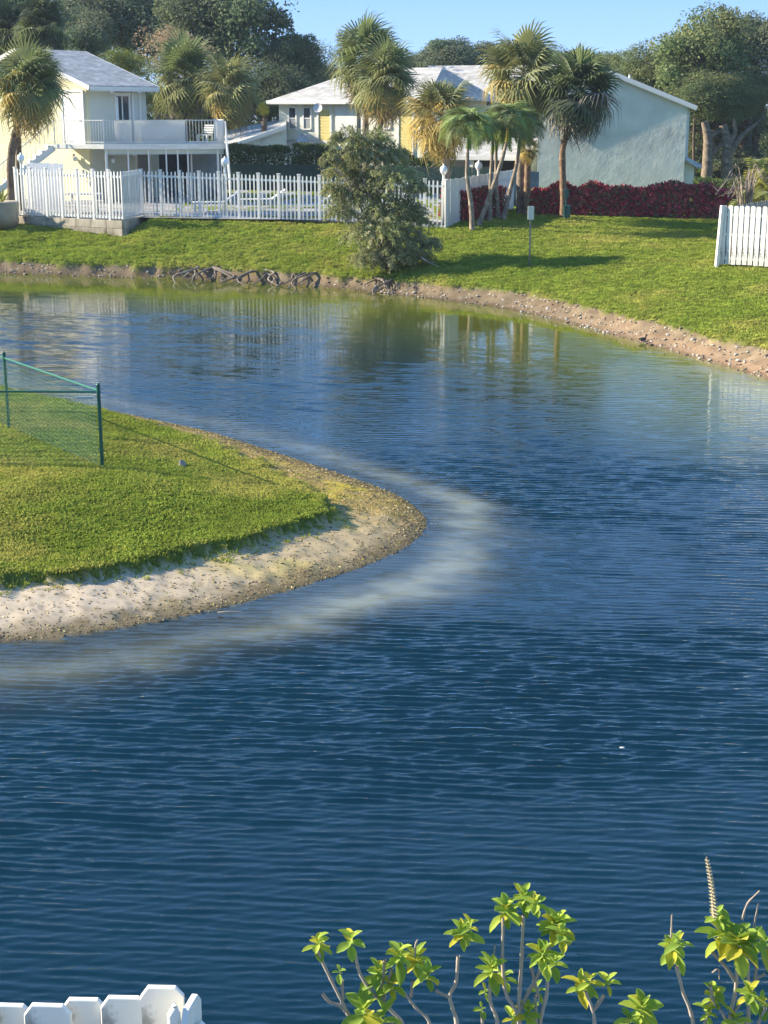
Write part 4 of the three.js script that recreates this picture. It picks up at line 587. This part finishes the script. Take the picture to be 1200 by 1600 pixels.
{ // the large bush on the lake bank
  const p = onG(606, 408, 48.8), t = thing('willowy_bush', 'large loose grey green bush leaning on the bank in front of the picket fence', 'bush', p), r = rng(808), B = Leaves();
  const S = 46.6, top = (px, py) => V((px - 606) / S, (408 - py) / S, 0);
  const blobs = [[548, 215, 0.5], [585, 240, 0.62], [540, 265, 0.6], [618, 272, 0.7], [570, 300, 0.8], [632, 318, 0.62], [535, 320, 0.42], [595, 350, 0.75], [560, 358, 0.5], [640, 362, 0.5], [612, 388, 0.55], [575, 385, 0.42], [655, 392, 0.4], [592, 215, 0.4], [648, 285, 0.35], [520, 245, 0.3], [672, 368, 0.28], [525, 290, 0.35], [600, 325, 0.7], [575, 275, 0.6], [612, 240, 0.5], [640, 335, 0.6], [555, 300, 0.6], [590, 395, 0.5], [625, 380, 0.55], [560, 240, 0.5]];
  const cols = [[0.28, 0.30, 0.11], [0.35, 0.35, 0.13], [0.22, 0.24, 0.09], [0.42, 0.40, 0.21], [0.18, 0.20, 0.075]], twigs = [];
  blobs.forEach(([px, py, R0], bi) => { const R = R0 * 1.22;
    const c = top(px, py); c.z = (r() - 0.5) * 1.2 + (py > 340 ? 0.35 : 0); c.y = Math.max(c.y, 0.35);
    const end = c.clone().add(V(0, R * 0.3, 0)); part('stem', tube([V((r() - 0.5) * 0.4, 0, (r() - 0.5) * 0.3), V(c.x * 0.35, c.y * 0.45, c.z * 0.4), V(c.x * 0.75, c.y * 0.8, c.z * 0.8), end], 0.034, 0.009, 6), M.barkGrey, t);
    const yel = bi % 5 === 3 || bi === 7 ? 1.25 : 1;
    for (let s = 0; s < 125 * R + 12; s++) { // sprays that arch out and hang
      const d = rdir(r); d.y = Math.abs(d.y) * 0.8 - 0.15; d.normalize(); const L = R * (0.75 + 0.55 * r()), a = c.clone().addScaledVector(d, R * 0.15), b = c.clone().addScaledVector(d, L * 0.7).add(V(0, 0.08, 0)), e = c.clone().addScaledVector(d, L).add(V(0, -0.22 * L - 0.15 * r(), 0)); const q = new THREE.QuadraticBezierCurve3(a, b, e), col = cols[Math.floor(r() * 5)];
      if (s % 12 === 0) twigs.push(tube([a, q.getPoint(0.5), e], 0.008, 0.003, 3, 4));
      for (let k = 0; k < 20; k++) { const u = 0.15 + 0.85 * r(), pt = q.getPoint(u), tg = q.getTangent(u), dir = tg.multiplyScalar(0.7).add(rdir(r).multiplyScalar(0.8)).add(V(0, -0.35, 0)).normalize(), f = (0.7 + 0.6 * r()) * yel; B.leaf(pt, dir, d, 0.085 + 0.06 * r(), 0.03, [col[0] * f, col[1] * f, col[2] * f]); }
    }
  });
  part('foliage', B.geo(), leafy([1, 1, 1], 0.45, { vertexColors: true }), t); part('twig', merge(twigs), M.barkGrey, t);
  part('dead_branch', tube([top(655, 385).setZ(0.9), top(668, 392).setZ(1.1), top(682, 398).setZ(1.3)], 0.03, 0.012, 5), M.barkPale, t); part('dead_branch', tube([top(525, 255).setZ(1.0), top(540, 265).setZ(0.95), top(552, 285).setZ(0.8)], 0.02, 0.02, 5), M.barkPale, t);
}
{ // bleached branches and yellow palm by the white fence at the right
  const p = onG(1165, 330, 52), t = thing('dead_shrub', 'bleached leafless shrub with arching branches behind the white fence at right', 'bush', p), r = rng(44), g = [];
  for (let k = 0; k < 22; k++) { const a = far(1115 + r() * 90, 272 + r() * 38, 52 - r() * 1.5).sub(p), m = V(a.x * 0.5, Math.max(a.y, 0.6) + 0.25 + 0.3 * r(), a.z * 0.5); part('branch', tube([V((r() - 0.5) * 0.2, 0, 0), m, a], 0.028, 0.007, 5), M.barkPale, t); for (let s = 0; s < 4; s++) { const q = m.clone().lerp(a, r()); g.push(tube([q, q.clone().add(V((r() - 0.5) * 0.5, (r() - 0.3) * 0.3, (r() - 0.5) * 0.4))], 0.01, 0.004, 3, 2)); } } part('twig', merge(g), M.barkPale, t);
  const y = onG(1196, 335, 53.5), u = thing('yellow_palm', 'bushy yellow green palm clump cut by the right edge above the white fence', 'palm', y); const mm = [leafy([0.36, 0.34, 0.05], 0.4), leafy([0.25, 0.27, 0.06], 0.4)]; for (let k = 0; k < 48; k++) { const m = part('frond', FEA[k % 3], mm[k % 2], u), s = 0.95 + r() * 0.5; m.scale.setScalar(s); m.position.set((r() - 0.5) * 1.0, 0.2 + r() * 1.7, (r() - 0.5) * 0.8); m.rotation.order = 'YXZ'; m.rotation.set(lerp(-1.2, 0.1, r()), k * 2.4, (r() - 0.5) * 0.6); } part('stem', merge([0, 1, 2, 3].map(k => tube([V((k - 1.5) * 0.2, 0, 0), V((k - 1.5) * 0.3, 0.9, 0.1), V((k - 1.5) * 0.42, 1.8, 0)], 0.05, 0.03, 6))), M.barkGrey, u);
}
// ---------------------------------------------------------------- white fence at right and its return
{
  const a = at(1128, 413, 1.05), b = a.clone().add(V(3.6, 0.02, 2.3)); a.y = gy(a.x, a.z); b.y = a.y;
  const f = boardFence('picket_fence', 'white board fence with gaps standing on the lawn at the right edge', a, b, 1.78, M.whiteOld, 0.138, 0.04, { lift: 0.1, ear: 0.02, rails: [0.28, 1.0, 1.6] });
  const p = part('end_post', bar(V(-0.17, -0.12, 0.02), V(-0.09, 1.88, 0.0), 0.12, 0.1), M.whiteOld, f);
  const c = a.clone().add(V(0.1, 0, -0.1)), d = c.clone().add(V(2.6, 0.1, -3.4)); boardFence('weathered_fence', 'weathered pale board fence running back behind the white fence at right', c, d, 1.72, std([0.5, 0.45, 0.38], { map: tGrey }), 0.14, 0.02, { lift: 0.1 });
}
// ---------------------------------------------------------------- small things on the far lawn
{
  const p = onG(827.5, 404, 47.6), t = thing('lawn_sign', 'small pale blank sign on a thin wooden post in the lawn', 'sign', p), h = far(827.5, 322, 47.6).y - p.y; part('post', box(0.055, h - 0.1, 0.055, 0, (h - 0.1) / 2, 0), std([0.36, 0.33, 0.22], { map: tGrey }), t); part('panel', rbox(0.2, 0.42, 0.02, 0.008, 0, h - 0.21, 0.04), std([0.55, 0.55, 0.45]), t);
  const q = onG(884, 346, 57.2), w = thing('waste_station', 'green pet waste station with bin beside the slim palm trunk', 'waste bin', q); part('post', box(0.05, 1.2, 0.05, 0, 0.6, 0), M.boxGreen, w); part('panel', rbox(0.16, 0.32, 0.03, 0.006, 0, 1.0, 0.04), M.boxGreen, w); const bn = part('bin', new THREE.CylinderGeometry(0.14, 0.12, 0.42, 14).translate(0.02, 0.32, 0.14), M.boxGreen, w); part('lid', new THREE.CylinderGeometry(0.155, 0.155, 0.05, 14).translate(0.02, 0.555, 0.14), M.boxGreen, bn);
}
{ // exposed roots and driftwood on the far bank
  const roots = (label, px0, px1, py, n, seed, pale) => { const c = at((px0 + px1) / 2, py + 4, 0.05), t = thing('exposed_roots', label, 'roots', V(c.x, 0.05, c.z)), r = rng(seed), w = (px1 - px0) / 45; for (let k = 0; k < n; k++) { const x = (r() - 0.5) * w, z0 = -0.9 * r() - 0.2, sgn = r() < 0.5 ? -1 : 1; part('root', tube([V(x, 0.36, z0 - 0.3), V(x + (0.2 + 0.3 * r()) * sgn, 0.30, z0 + 0.1), V(x + (0.3 + 0.5 * r()) * sgn, 0.13, z0 + 0.5), V(x + (0.3 + 0.8 * r()) * sgn, -0.06, z0 + 0.85)], 0.03 + 0.03 * r(), 0.016, 6), pale && k % 2 ? M.barkPale : M.root, t); } };
  roots('tangle of brown exposed roots on the bank left of the big bush', 478, 545, 442, 16, 1); roots('pale driftwood and roots on the bank at left centre', 305, 350, 433, 8, 2, true); roots('smaller exposed roots on the bank below the big bush', 580, 630, 452, 8, 3); roots('short pale roots on the bank between driftwood and the root tangle', 380, 432, 437, 8, 4, true);
}
{ // ducks and rock
  const p = at(1004, 533, 0.03), t = thing('duck', 'small dark duck resting at the water edge on the right bank', 'bird', V(p.x, 0.03, p.z), 0.5), m = (t.scale.setScalar(0.52), std)([0.045, 0.038, 0.03]); const body = new THREE.SphereGeometry(0.13, 16, 12); body.scale(1.55, 0.75, 0.85); const bp = body.attributes.position; for (let i = 0; i < bp.count; i++) { const x = bp.getX(i); if (x < -0.08) bp.setY(i, bp.getY(i) * 0.7 + 0.035); } body.translate(0, 0.09, 0); body.computeVertexNormals();
  const neck = tube([V(0.13, 0.12, 0), V(0.19, 0.19, 0), V(0.2, 0.26, 0)], 0.05, 0.035, 8), head = new THREE.SphereGeometry(0.05, 12, 9); head.scale(1.15, 1, 0.9); head.translate(0.21, 0.28, 0); part('body', merge([body, neck, head]), m, t); part('beak', new THREE.ConeGeometry(0.02, 0.07, 8).rotateZ(-Math.PI / 2).translate(0.29, 0.27, 0), std([0.3, 0.22, 0.08]), t); part('tail', new THREE.ConeGeometry(0.05, 0.13, 8).rotateZ(Math.PI / 2 - 0.3).translate(-0.24, 0.13, 0), m, t);
  const q = at(284, 709, 0.52), rk = new THREE.IcosahedronGeometry(0.075, 2), rp = rk.attributes.position, s = 9; for (let i = 0; i < rp.count; i++) { const v = V(rp.getX(i), rp.getY(i), rp.getZ(i)), f = 0.8 + 0.5 * noise(v.x * 30 + s, v.y * 30 + v.z * 22); rp.setXYZ(i, v.x * f * 0.75, v.y * f * 1.1, v.z * f * 0.8); } rk.computeVertexNormals(); rk.translate(0, 0.05, 0);
  const k = part('stone', rk, std([0.38, 0.35, 0.31], { map: tGrey }), scene); k.position.set(q.x, gy(q.x, q.z), q.z); tag(k, 'small grey stone lying in the grass right of the chain link fence', 'stone');
  const fz = at(972, 1168, 0.012), fg = new THREE.SphereGeometry(0.018, 10, 6); fg.scale(1.4, 0.35, 0.7); const ff = part('feather', fg, M.white, scene); ff.position.copy(fz); tag(ff, 'tiny white feather floating on the open water', 'feather');
  const stick = part('stick', tube([V(0, 0, 0), V(0.12, 0.02, 0.03), V(0.28, 0.01, 0.02)], 0.009, 0.006, 5), M.twig, scene); const sq = at(340, 957, 0.03); stick.position.copy(sq); tag(stick, 'pale thin stick lying at the water line of the sandy beach', 'stick');
}
// ---------------------------------------------------------------- green chain link fence on the spit
{
  const base = at(160, 731, 0.5), O = V(base.x, gy(base.x, base.z), base.z), f = thing('chain_link_fence', 'green chain link fence corner on the grassy spit at left', 'fence', O), H = 1.24;
  const cyl = (a, b, r, n = 8) => tube([a, a.clone().lerp(b, 0.5), b], r, r, n, 2);
  const L1 = V(-6.2, 0, -0.12), back = at(-75, 640, 0.5).sub(O); back.y = 0; const bdir = V(-2.4, 0, -3.3).normalize(), L2 = bdir.clone().multiplyScalar(7);
  const post = (p, r) => { const m = part('post', cyl(V(p.x, -0.2, p.z), V(p.x, H + 0.03, p.z), r), M.greenVinyl, f); part('post_cap', new THREE.SphereGeometry(r * 1.25, 10, 7).translate(p.x, H + 0.04, p.z), M.greenVinyl, m); };
  post(V(0, 0, 0), 0.029); post(V(-1.66, 0, -0.03), 0.026); post(L2.clone().multiplyScalar(0.52), 0.026); post(V(-4.4, 0, -0.09), 0.026); post(L2, 0.03);
  const m1 = V(0, H - 0.06, 0);
  part('top_rail', cyl(m1.clone(), L1.clone().add(m1), 0.015), M.greenVinyl, f); part('top_rail', cyl(m1.clone().add(V(0, 0.02, 0)), L2.clone().add(m1).add(V(0, 0.02, 0)), 0.017), M.greenRail, f);
  for (const y of [0.28, 0.62, 0.94, H - 0.06]) part('clamp', new THREE.TorusGeometry(0.037, 0.007, 5, 12).rotateX(Math.PI / 2).translate(0, y, 0), M.greenVinyl, f);
  const mesh = (L, off) => { // woven zigzag wires
    const len = L.length(), d = L.clone().normalize(), nrm = V(-d.z, 0, d.x), pos = [], idx = [], p = 0.062, n = Math.floor(len / p), rad = 0.0026, rows = Math.floor((H - 0.1) / (p / 2));
    for (let k = 0; k < n; k++) for (const _ of [0]) {
      const pts = []; for (let j = 0; j <= rows; j++) pts.push(d.clone().multiplyScalar(0.04 + (k + (j % 2 ? 1.04 : -0.04)) * p).addScaledVector(nrm, off + (j % 2 ? 0.004 : -0.004)).add(V(0, 0.05 + j * p / 2, 0)));
      for (let j = 0; j < rows; j++) { const a = pts[j], b = pts[j + 1], o = pos.length / 3, t = b.clone().sub(a).normalize(), u = nrm, w = t.clone().cross(u); for (const e of [a, b]) for (let s = 0; s < 3; s++) { const A2 = s * 2.094; pos.push(e.x + (u.x * Math.cos(A2) + w.x * Math.sin(A2)) * rad, e.y + (u.y * Math.cos(A2) + w.y * Math.sin(A2)) * rad, e.z + (u.z * Math.cos(A2) + w.z * Math.sin(A2)) * rad); } for (let s = 0; s < 3; s++) { const s2 = (s + 1) % 3; idx.push(o + s, o + s2, o + 3 + s, o + s2, o + 3 + s2, o + 3 + s); } }
    }
    const g = new THREE.BufferGeometry(); g.setAttribute('position', new THREE.Float32BufferAttribute(pos, 3)); g.setIndex(idx); g.computeVertexNormals(); part('wire_mesh', g, M.greenRail, f);
  };
  mesh(L1, 0.03); mesh(L2, -0.03);
  const tg = part('tag_plate', box(0.26, 0.045, 0.02, -0.2, H - 0.14, 0.05), std([0.42, 0.45, 0.44]), f);
}
// ---------------------------------------------------------------- grass, gravel and strand debris
{
  const r = rng(555), tuft = (n, h, spread, seed) => { const q = rng(seed), pos = []; for (let k = 0; k < n; k++) { const a = q() * 6.28, R = spread * Math.sqrt(q()), x = Math.cos(a) * R, z = Math.sin(a) * R, L = h * (0.55 + 0.7 * q()), b = q() * 6.28, ln = 0.35 + 0.7 * q(), w = 0.006 + 0.004 * q(), dx = Math.cos(b), dz = Math.sin(b); pos.push(x - dz * w, 0, z + dx * w, x + dz * w, 0, z - dx * w, x + dx * L * ln * 0.5, L * 0.75, z + dz * L * ln * 0.5); pos.push(x - dz * w, 0.0, z + dx * w, x + dx * L * ln * 0.5, L * 0.75, z + dz * L * ln * 0.5, x + dx * L * ln, L * 0.8, z + dz * L * ln); } const g = new THREE.BufferGeometry(); g.setAttribute('position', new THREE.Float32BufferAttribute(pos, 3)); return g; };
  const mat = leafy([1, 1, 1], 0.35, { specularIntensity: 0.15 });
  function field(name, label, geo, n, x0, x1, z0, z1, test, scale, tint) {
    const ms = [], cs = []; const m4 = new THREE.Matrix4(), qt = new THREE.Quaternion(), up = V(0, 1, 0);
    for (let k = 0; k < n; k++) { const x = lerp(x0, x1, r()), z = lerp(z0, z1, r()); if (!inView(x, 0.8, z, 90)) continue; const g = ground(x, z), s = test(g, x, z); if (!s) continue; qt.setFromAxisAngle(up, r() * 6.28); const sc = s * (scale[0] + (scale[1] - scale[0]) * r()); m4.compose(V(x, g.h - 0.004, z), qt, V(sc, sc * (0.8 + 0.4 * r()), sc)); ms.push(m4.clone()); cs.push(tint(x, z, g)); }
    const im = new THREE.InstancedMesh(geo, mat, ms.length); ms.forEach((m, i) => { im.setMatrixAt(i, m); im.setColorAt(i, cs[i]); }); im.name = numbered(name); im.castShadow = im.receiveShadow = true; tag(im, label, 'grass', null, 'stuff'); scene.add(im);
  }
  const tint = (x, z, g) => { const n1 = fbm(x * 0.55 + 3, z * 0.55, 4), n2 = fbm(x * 2.5, z * 2.5, 3), dry = clamp((n1 - (g.pen ? 0.38 : 0.46)) * (g.pen ? 3.2 : 2.4) + (fbm(x * 1.7 + 60, z * 1.7, 3) - 0.5) * 1.2 + (r() - 0.6) * 0.7 + (g.edge < 0.2 ? 0.3 : 0), 0, 1), f = 0.75 + 0.45 * n2 + 0.35 * (r() - 0.4); return new THREE.Color().setRGB(lerp(0.245, 0.40, dry) * f, lerp(0.30, 0.375, dry) * f, lerp(0.042, 0.085, dry) * f); };
  field('near_grass', 'short sunlit grass on the spit at left', tuft(9, 0.055, 0.05, 1), 105000, -8, 0, -30, -14, (g, x, z) => g.cover === 2 && g.pen ? (g.edge < 0.1 ? 0.75 : 0.65 + 0.8 * fbm(x * 1.3 + 8, z * 1.3, 3)) : g.pen && g.cover === 1 && r() < 0.12 * smooth(0.4, 0, g.edge) ? 0.8 : 0, [0.75, 1.25], tint);
  field('far_grass', 'bright mown grass on the far bank', tuft(9, 0.075, 0.11, 2), 150000, -17, 17, -63, -31, (g, x, z) => g.cover === 2 && !g.pen && !(z < C.z + 0.3 && x < D.x - 0.2 && z < lerp(C.z, D.z, (x - C.x) / (D.x - C.x)) + 0.1) ? 1 : 0, [0.7, 1.25], tint);
  const flake = new THREE.TetrahedronGeometry(0.014, 1); flake.scale(1.9, 0.28, 0.8);
  const debris = (name, label, n, x0, x1, z0, z1, test, sc, cols, geo) => { const ms = [], cs = [], e = new THREE.Euler(), q = new THREE.Quaternion(); for (let k = 0; k < n; k++) { const x = lerp(x0, x1, r()), z = lerp(z0, z1, r()); if (!inView(x, 0.2, z, 60)) continue; const g = ground(x, z); if (!test(g, x, z)) continue; const s = sc[0] + (sc[1] - sc[0]) * r() * r(); q.setFromEuler(e.set((r() - 0.5) * 0.8, r() * 6.28, (r() - 0.5) * 0.8)); ms.push(new THREE.Matrix4().compose(V(x, Math.max(g.h, 0) + 0.003 * s, z), q, V(s, s, s))); const c = cols[Math.floor(r() * cols.length)], f = 0.7 + 0.6 * r(); cs.push(new THREE.Color().setRGB(c[0] * f, c[1] * f, c[2] * f)); } const im = new THREE.InstancedMesh(geo, std([1, 1, 1], { roughness: 0.95 }), ms.length); ms.forEach((m, i) => { im.setMatrixAt(i, m); im.setColorAt(i, cs[i]); }); im.name = numbered(name); tag(im, label, 'debris', null, 'stuff'); scene.add(im); };
  debris('strand_debris', 'dark dry weed litter along the water line of the beach', 90000, -7, 2, -28, -14.6, (g) => g.cover === 1 && g.pen && r() < smooth(0.5, 0.05, g.sd) + 0.12, [0.3, 1.2], [[0.10, 0.075, 0.04], [0.16, 0.12, 0.06], [0.07, 0.05, 0.03], [0.32, 0.26, 0.13]], flake);
  debris('dry_litter', 'straw coloured dry plant litter on the tip of the spit', 70000, -7, 2, -28, -14.6, (g, x, z) => g.cover === 1 && g.pen && r() < 0.9 * smooth(-19.2, -21.5, z) + 0.3, [0.35, 1.5], [[0.34, 0.25, 0.06], [0.28, 0.20, 0.07], [0.38, 0.31, 0.16], [0.19, 0.14, 0.06]], flake);
  const peb = new THREE.IcosahedronGeometry(0.035, 1); peb.scale(1.2, 0.6, 0.9);
  debris('bank_gravel', 'pale stones and clods along the far bank', 80000, -17, 15, -56, -31, (g) => g.cover === 1 && !g.pen && r() < 0.7, [0.4, 1.7], [[0.36, 0.31, 0.23], [0.26, 0.20, 0.13], [0.17, 0.12, 0.08], [0.46, 0.42, 0.34]], peb);
}
// ---------------------------------------------------------------- foreground: dog-eared picket fence and garden shrubs
{
  const y0 = 1.2, p5 = far(259, 1543, 4.42), f = thing('dog_eared_fence', 'white dog eared picket fence in the bottom left corner of the picture', 'fence', V(p5.x, y0, p5.z));
  const shape = (w, h) => { const s = new THREE.Shape(); s.moveTo(-w / 2, 0); s.lineTo(w / 2, 0); s.lineTo(w / 2, h - 0.032); s.lineTo(w / 2 - 0.026, h); s.lineTo(-w / 2 + 0.026, h + 0.003); s.lineTo(-w / 2, h - 0.034); s.closePath(); const g = new THREE.ExtrudeGeometry(s, { depth: 0.018, bevelEnabled: true, bevelSize: 0.003, bevelThickness: 0.003, bevelSegments: 1 }); g.translate(0, 0, -0.009); return g; };
  const list = [[259, 1543, 62, 0], [194, 1559, 66, 0], [129, 1562, 64, -0.03], [71, 1571, 67, 0.03], [24, 1571, 58, -0.02], [-38, 1572, 64, 0.02], [-102, 1572, 64, -0.02], [-166, 1573, 64, 0.02], [-230, 1573, 64, 0]];
  for (const [px, py, w, dz] of list) { const q = far(px, py, 4.42 - dz), s = 455; const m = part('picket', shape((w + 3) / s, q.y - y0), M.whiteOld, f); m.position.set(q.x - p5.x, 0, q.z - p5.z); m.rotation.z = (hash(px + 500, 3) - 0.5) * 0.02; m.rotation.y = (hash(px + 500, 4) - 0.5) * 0.05; }
  for (const y of [0.4, 1.3]) part('rail', box(1.6, 0.085, 0.04, -0.55, y, 0.045), M.whiteOld, f);
  // short return towards the house
  const q = far(296, 1550, 4.36); const e = part('end_board', shape(0.14, q.y - y0 + 0.0), M.whiteOld, f); e.position.set(q.x - p5.x + 0.012, 0, q.z - p5.z + 0.06); e.rotation.y = Math.PI / 2 - 0.2;
  const q2 = far(313, 1596, 4.3), e2 = part('end_board', shape(0.05, q2.y - y0), M.whiteOld, f); e2.position.set(q2.x - p5.x, 0, q2.z - p5.z); const q3 = far(271, 1570, 4.25), e3 = part('end_board', shape(0.035, q3.y - y0), M.whiteOld, f); e3.position.set(q3.x - p5.x, 0, q3.z - p5.z); e3.rotation.y = 0.5;
}
{
  const r = rng(2024), leafGeo = (seed) => { // cupped obovate leaf along +z, unit length
    const q = rng(seed), nu = 6, nv = 4, pos = [], idx = [], cup = 0.25 + 0.25 * q(), arch = 0.1 + 0.35 * q(); for (let i = 0; i <= nu; i++) { const t = i / nu, w = 0.33 * Math.pow(Math.sin(Math.PI * Math.min(1, Math.pow(t, 1.05) * 0.95 + 0.03)), 0.62); for (let j = 0; j <= nv; j++) { const s = j / nv * 2 - 1; pos.push(s * w, cup * w * s * s * 0.9 - arch * t * t + 0.02 * Math.sin(t * 18) * Math.abs(s) - 0.03 * (1 - Math.abs(s)), t); } } for (let i = 0; i < nu; i++) for (let j = 0; j < nv; j++) { const a = i * (nv + 1) + j, b = a + nv + 1; idx.push(a, b, a + 1, a + 1, b, b + 1); } const g = new THREE.BufferGeometry(); g.setAttribute('position', new THREE.Float32BufferAttribute(pos, 3)); g.setIndex(idx); g.computeVertexNormals(); return g; };
  const LG = [1, 2, 3, 4, 5].map(leafGeo), LMt = [[0.34, 0.47, 0.06], [0.44, 0.54, 0.07], [0.25, 0.37, 0.05], [0.56, 0.52, 0.05], [0.44, 0.50, 0.14]].map(c => leafy(c, 0.5, { roughness: 0.8, specularIntensity: 0.3 }));
  const D0 = 3.2, at3 = (p) => far(p[0], p[1], p[2] ?? D0);
  function shrub(label, basePx, stems, clusters, twigs, spike) {
    const b = far(basePx, 1600, D0 - 0.1), O = V(b.x, 1.2, b.z), t = thing('garden_shrub', label, 'shrub', O), rel = p => at3(p).sub(O);
    for (const s of stems) { const P = s.map(rel); if (s[s.length - 1][1] >= 1590) { const e = P[P.length - 1]; P.push(V(e.x * 0.6, e.y * 0.55, e.z * 0.6), V((r() - 0.5) * 0.1, 0, (r() - 0.5) * 0.1)); } part('stem', tube(P.reverse(), (s.thick ?? 0.009) * 0.62, 0.0042, 7, P.length * 5, 0.35, r), M.twig, t); }
    for (const s of twigs) part('twig', tube(s.map(rel), 0.003, 0.0018, 5, 8, 0.5, r), M.twig, t);
    for (const [px, py, R, n, yl = 0.15, bx = 0] of clusters) {
      const c = rel([px, py, D0 + (r() - 0.5) * 0.12]);
      for (let k = 0, N = Math.round(n * 1.15); k < N; k++) { const q = k / N, el = lerp(-0.45, 1.15, q) + (r() - 0.5) * 0.5, az = k * 2.39996 + bx + r() * 0.5, m = part('leaf', LG[Math.floor(r() * 5)], LMt[r() < yl ? 3 : Math.floor(r() * 3.2) % 5], t), L = R * (0.45 + 0.5 * r()) * (1 - 0.25 * q); m.scale.set(L * (0.7 + 0.35 * r()), L, L); m.position.copy(c).add(V(0, (q - 0.5) * R * 0.5, 0)); m.rotation.order = 'YXZ'; m.rotation.set(-el, az, (r() - 0.5) * 0.6); }
    }
    if (spike) { const P = spike.map(rel), g = []; const cv = new THREE.CatmullRomCurve3(P); const sp = part('flower_spike', tube(P, 0.003, 0.002, 5), M.twig, t); const bm = std([0.42, 0.36, 0.2]); for (let k = 0; k < 17; k++) { const w = cv.getPoint(k / 17), s = lerp(1, 0.55, k / 17); for (let a = 0; a < 6; a++) { const x = new THREE.ConeGeometry(0.0045 * s, 0.013 * s, 5); x.rotateZ(-1.25); x.translate(0.0065 * s, 0, 0); x.rotateY(a * 1.047 + k); x.translate(w.x, w.y, w.z); g.push(x); } } part('bracts', merge(g), bm, sp); }
  }
  const T = (pts, thick) => { const a = pts; a.thick = thick; return a; };
  shrub('leafy garden shrub with bare grey stems at bottom centre, left of the tallest stems', 610,
    [T([[496, 1484], [510, 1516], [530, 1556], [546, 1588], [558, 1600]], 0.010), T([[534, 1532], [536, 1562]], 0.007), T([[504, 1553], [516, 1566], [532, 1572], [540, 1580]], 0.008), T([[555, 1488], [562, 1520], [574, 1540], [590, 1560], [612, 1580], [628, 1600]], 0.011), T([[601, 1500], [598, 1530], [592, 1562]], 0.007), T([[612, 1514], [604, 1545], [598, 1570]], 0.007), T([[645, 1532], [642, 1558]], 0.007), T([[632, 1552], [650, 1575], [672, 1600]], 0.009), T([[716, 1494], [712, 1536], [703, 1556], [708, 1578], [714, 1600]], 0.011), T([[680, 1547], [692, 1554], [702, 1558]], 0.006)],
    [[496, 1474, 0.052, 10], [548, 1470, 0.052, 8], [530, 1518, 0.03, 4], [590, 1520, 0.062, 12], [622, 1494, 0.058, 12], [650, 1500, 0.06, 14, 0.25], [612, 1540, 0.05, 9, 0.5], [668, 1524, 0.055, 9], [568, 1582, 0.085, 9], [600, 1590, 0.075, 7], [721, 1458, 0.066, 16, 0.2], [735, 1448, 0.05, 7]], [[[648, 1496], [650, 1474], [653, 1468]]]);
  shrub('tallest leafy garden shrub with upright bare stems right of bottom centre', 812,
    [T([[786, 1434], [786, 1520], [792, 1556], [808, 1582], [812, 1600]], 0.011), T([[818, 1430], [814, 1520], [811, 1570], [812, 1600]], 0.011), T([[860, 1474], [842, 1520], [822, 1558], [811, 1582]], 0.009), T([[854, 1510], [855, 1548], [844, 1600]], 0.009), T([[766, 1536], [766, 1564], [778, 1600]], 0.010), T([[836, 1556], [838, 1600]], 0.007), T([[830, 1510], [836, 1535], [842, 1560]], 0.006), T([[752, 1582], [754, 1600]], 0.006)],
    [[790, 1424, 0.066, 16], [818, 1404, 0.056, 14, 0.1], [836, 1412, 0.05, 10], [868, 1446, 0.066, 18, 0.2], [878, 1462, 0.055, 9], [846, 1494, 0.06, 16], [866, 1504, 0.05, 9], [766, 1516, 0.06, 14, 0.35], [786, 1528, 0.05, 8], [838, 1546, 0.036, 6], [826, 1582, 0.062, 9], [752, 1576, 0.028, 4], [800, 1590, 0.055, 6], [758, 1548, 0.03, 4]], [[[770, 1500], [774, 1476]]]);
  shrub('leafy garden shrub with a tall dry flower spike in the bottom right corner', 1120,
    [T([[1057, 1510], [1067, 1549], [1083, 1600]], 0.011), T([[1152, 1485], [1150, 1541], [1139, 1600]], 0.011), T([[1169, 1505], [1169, 1560], [1169, 1600]], 0.010), T([[1113, 1488], [1135, 1512], [1148, 1532]], 0.008), T([[1182, 1498], [1180, 1530], [1172, 1560]], 0.008), T([[1196, 1522], [1180, 1530]], 0.006), T([[1110, 1540], [1116, 1568], [1134, 1594]], 0.007), T([[1107, 1590], [1100, 1600]], 0.006), T([[1164, 1560], [1145, 1585], [1138, 1600]], 0.007), T([[1196, 1575], [1185, 1600]], 0.007)],
    [[1051, 1482, 0.066, 15, 0.15], [1062, 1474, 0.05, 6], [1130, 1462, 0.088, 16, 0.25], [1152, 1474, 0.085, 16, 0.2], [1176, 1470, 0.06, 10], [1120, 1432, 0.04, 6], [1196, 1474, 0.06, 8, 0.3], [1115, 1556, 0.055, 12], [1106, 1582, 0.05, 8], [1172, 1554, 0.05, 12, 0.25], [1190, 1568, 0.05, 9], [1003, 1578, 0.072, 16], [985, 1592, 0.055, 8], [1150, 1594, 0.05, 8]], [[[1049, 1465], [1050, 1429]], [[1160, 1437], [1168, 1412], [1187, 1392]], [[1177, 1455], [1185, 1412]], [[1113, 1520], [1122, 1514], [1124, 1530]]], [[1117, 1432], [1112, 1385], [1104, 1339]]);
  shrub('small leafy garden shrub with a forked stem between the taller shrubs at bottom', 930,
    [T([[915, 1549], [926, 1578], [929, 1600]], 0.009), T([[944, 1555], [934, 1570], [927, 1580]], 0.007)], [[906, 1540, 0.06, 9, 0.2], [922, 1532, 0.05, 8], [949, 1534, 0.045, 8, 0.3]], []);
}
renderer.render(scene, camera);
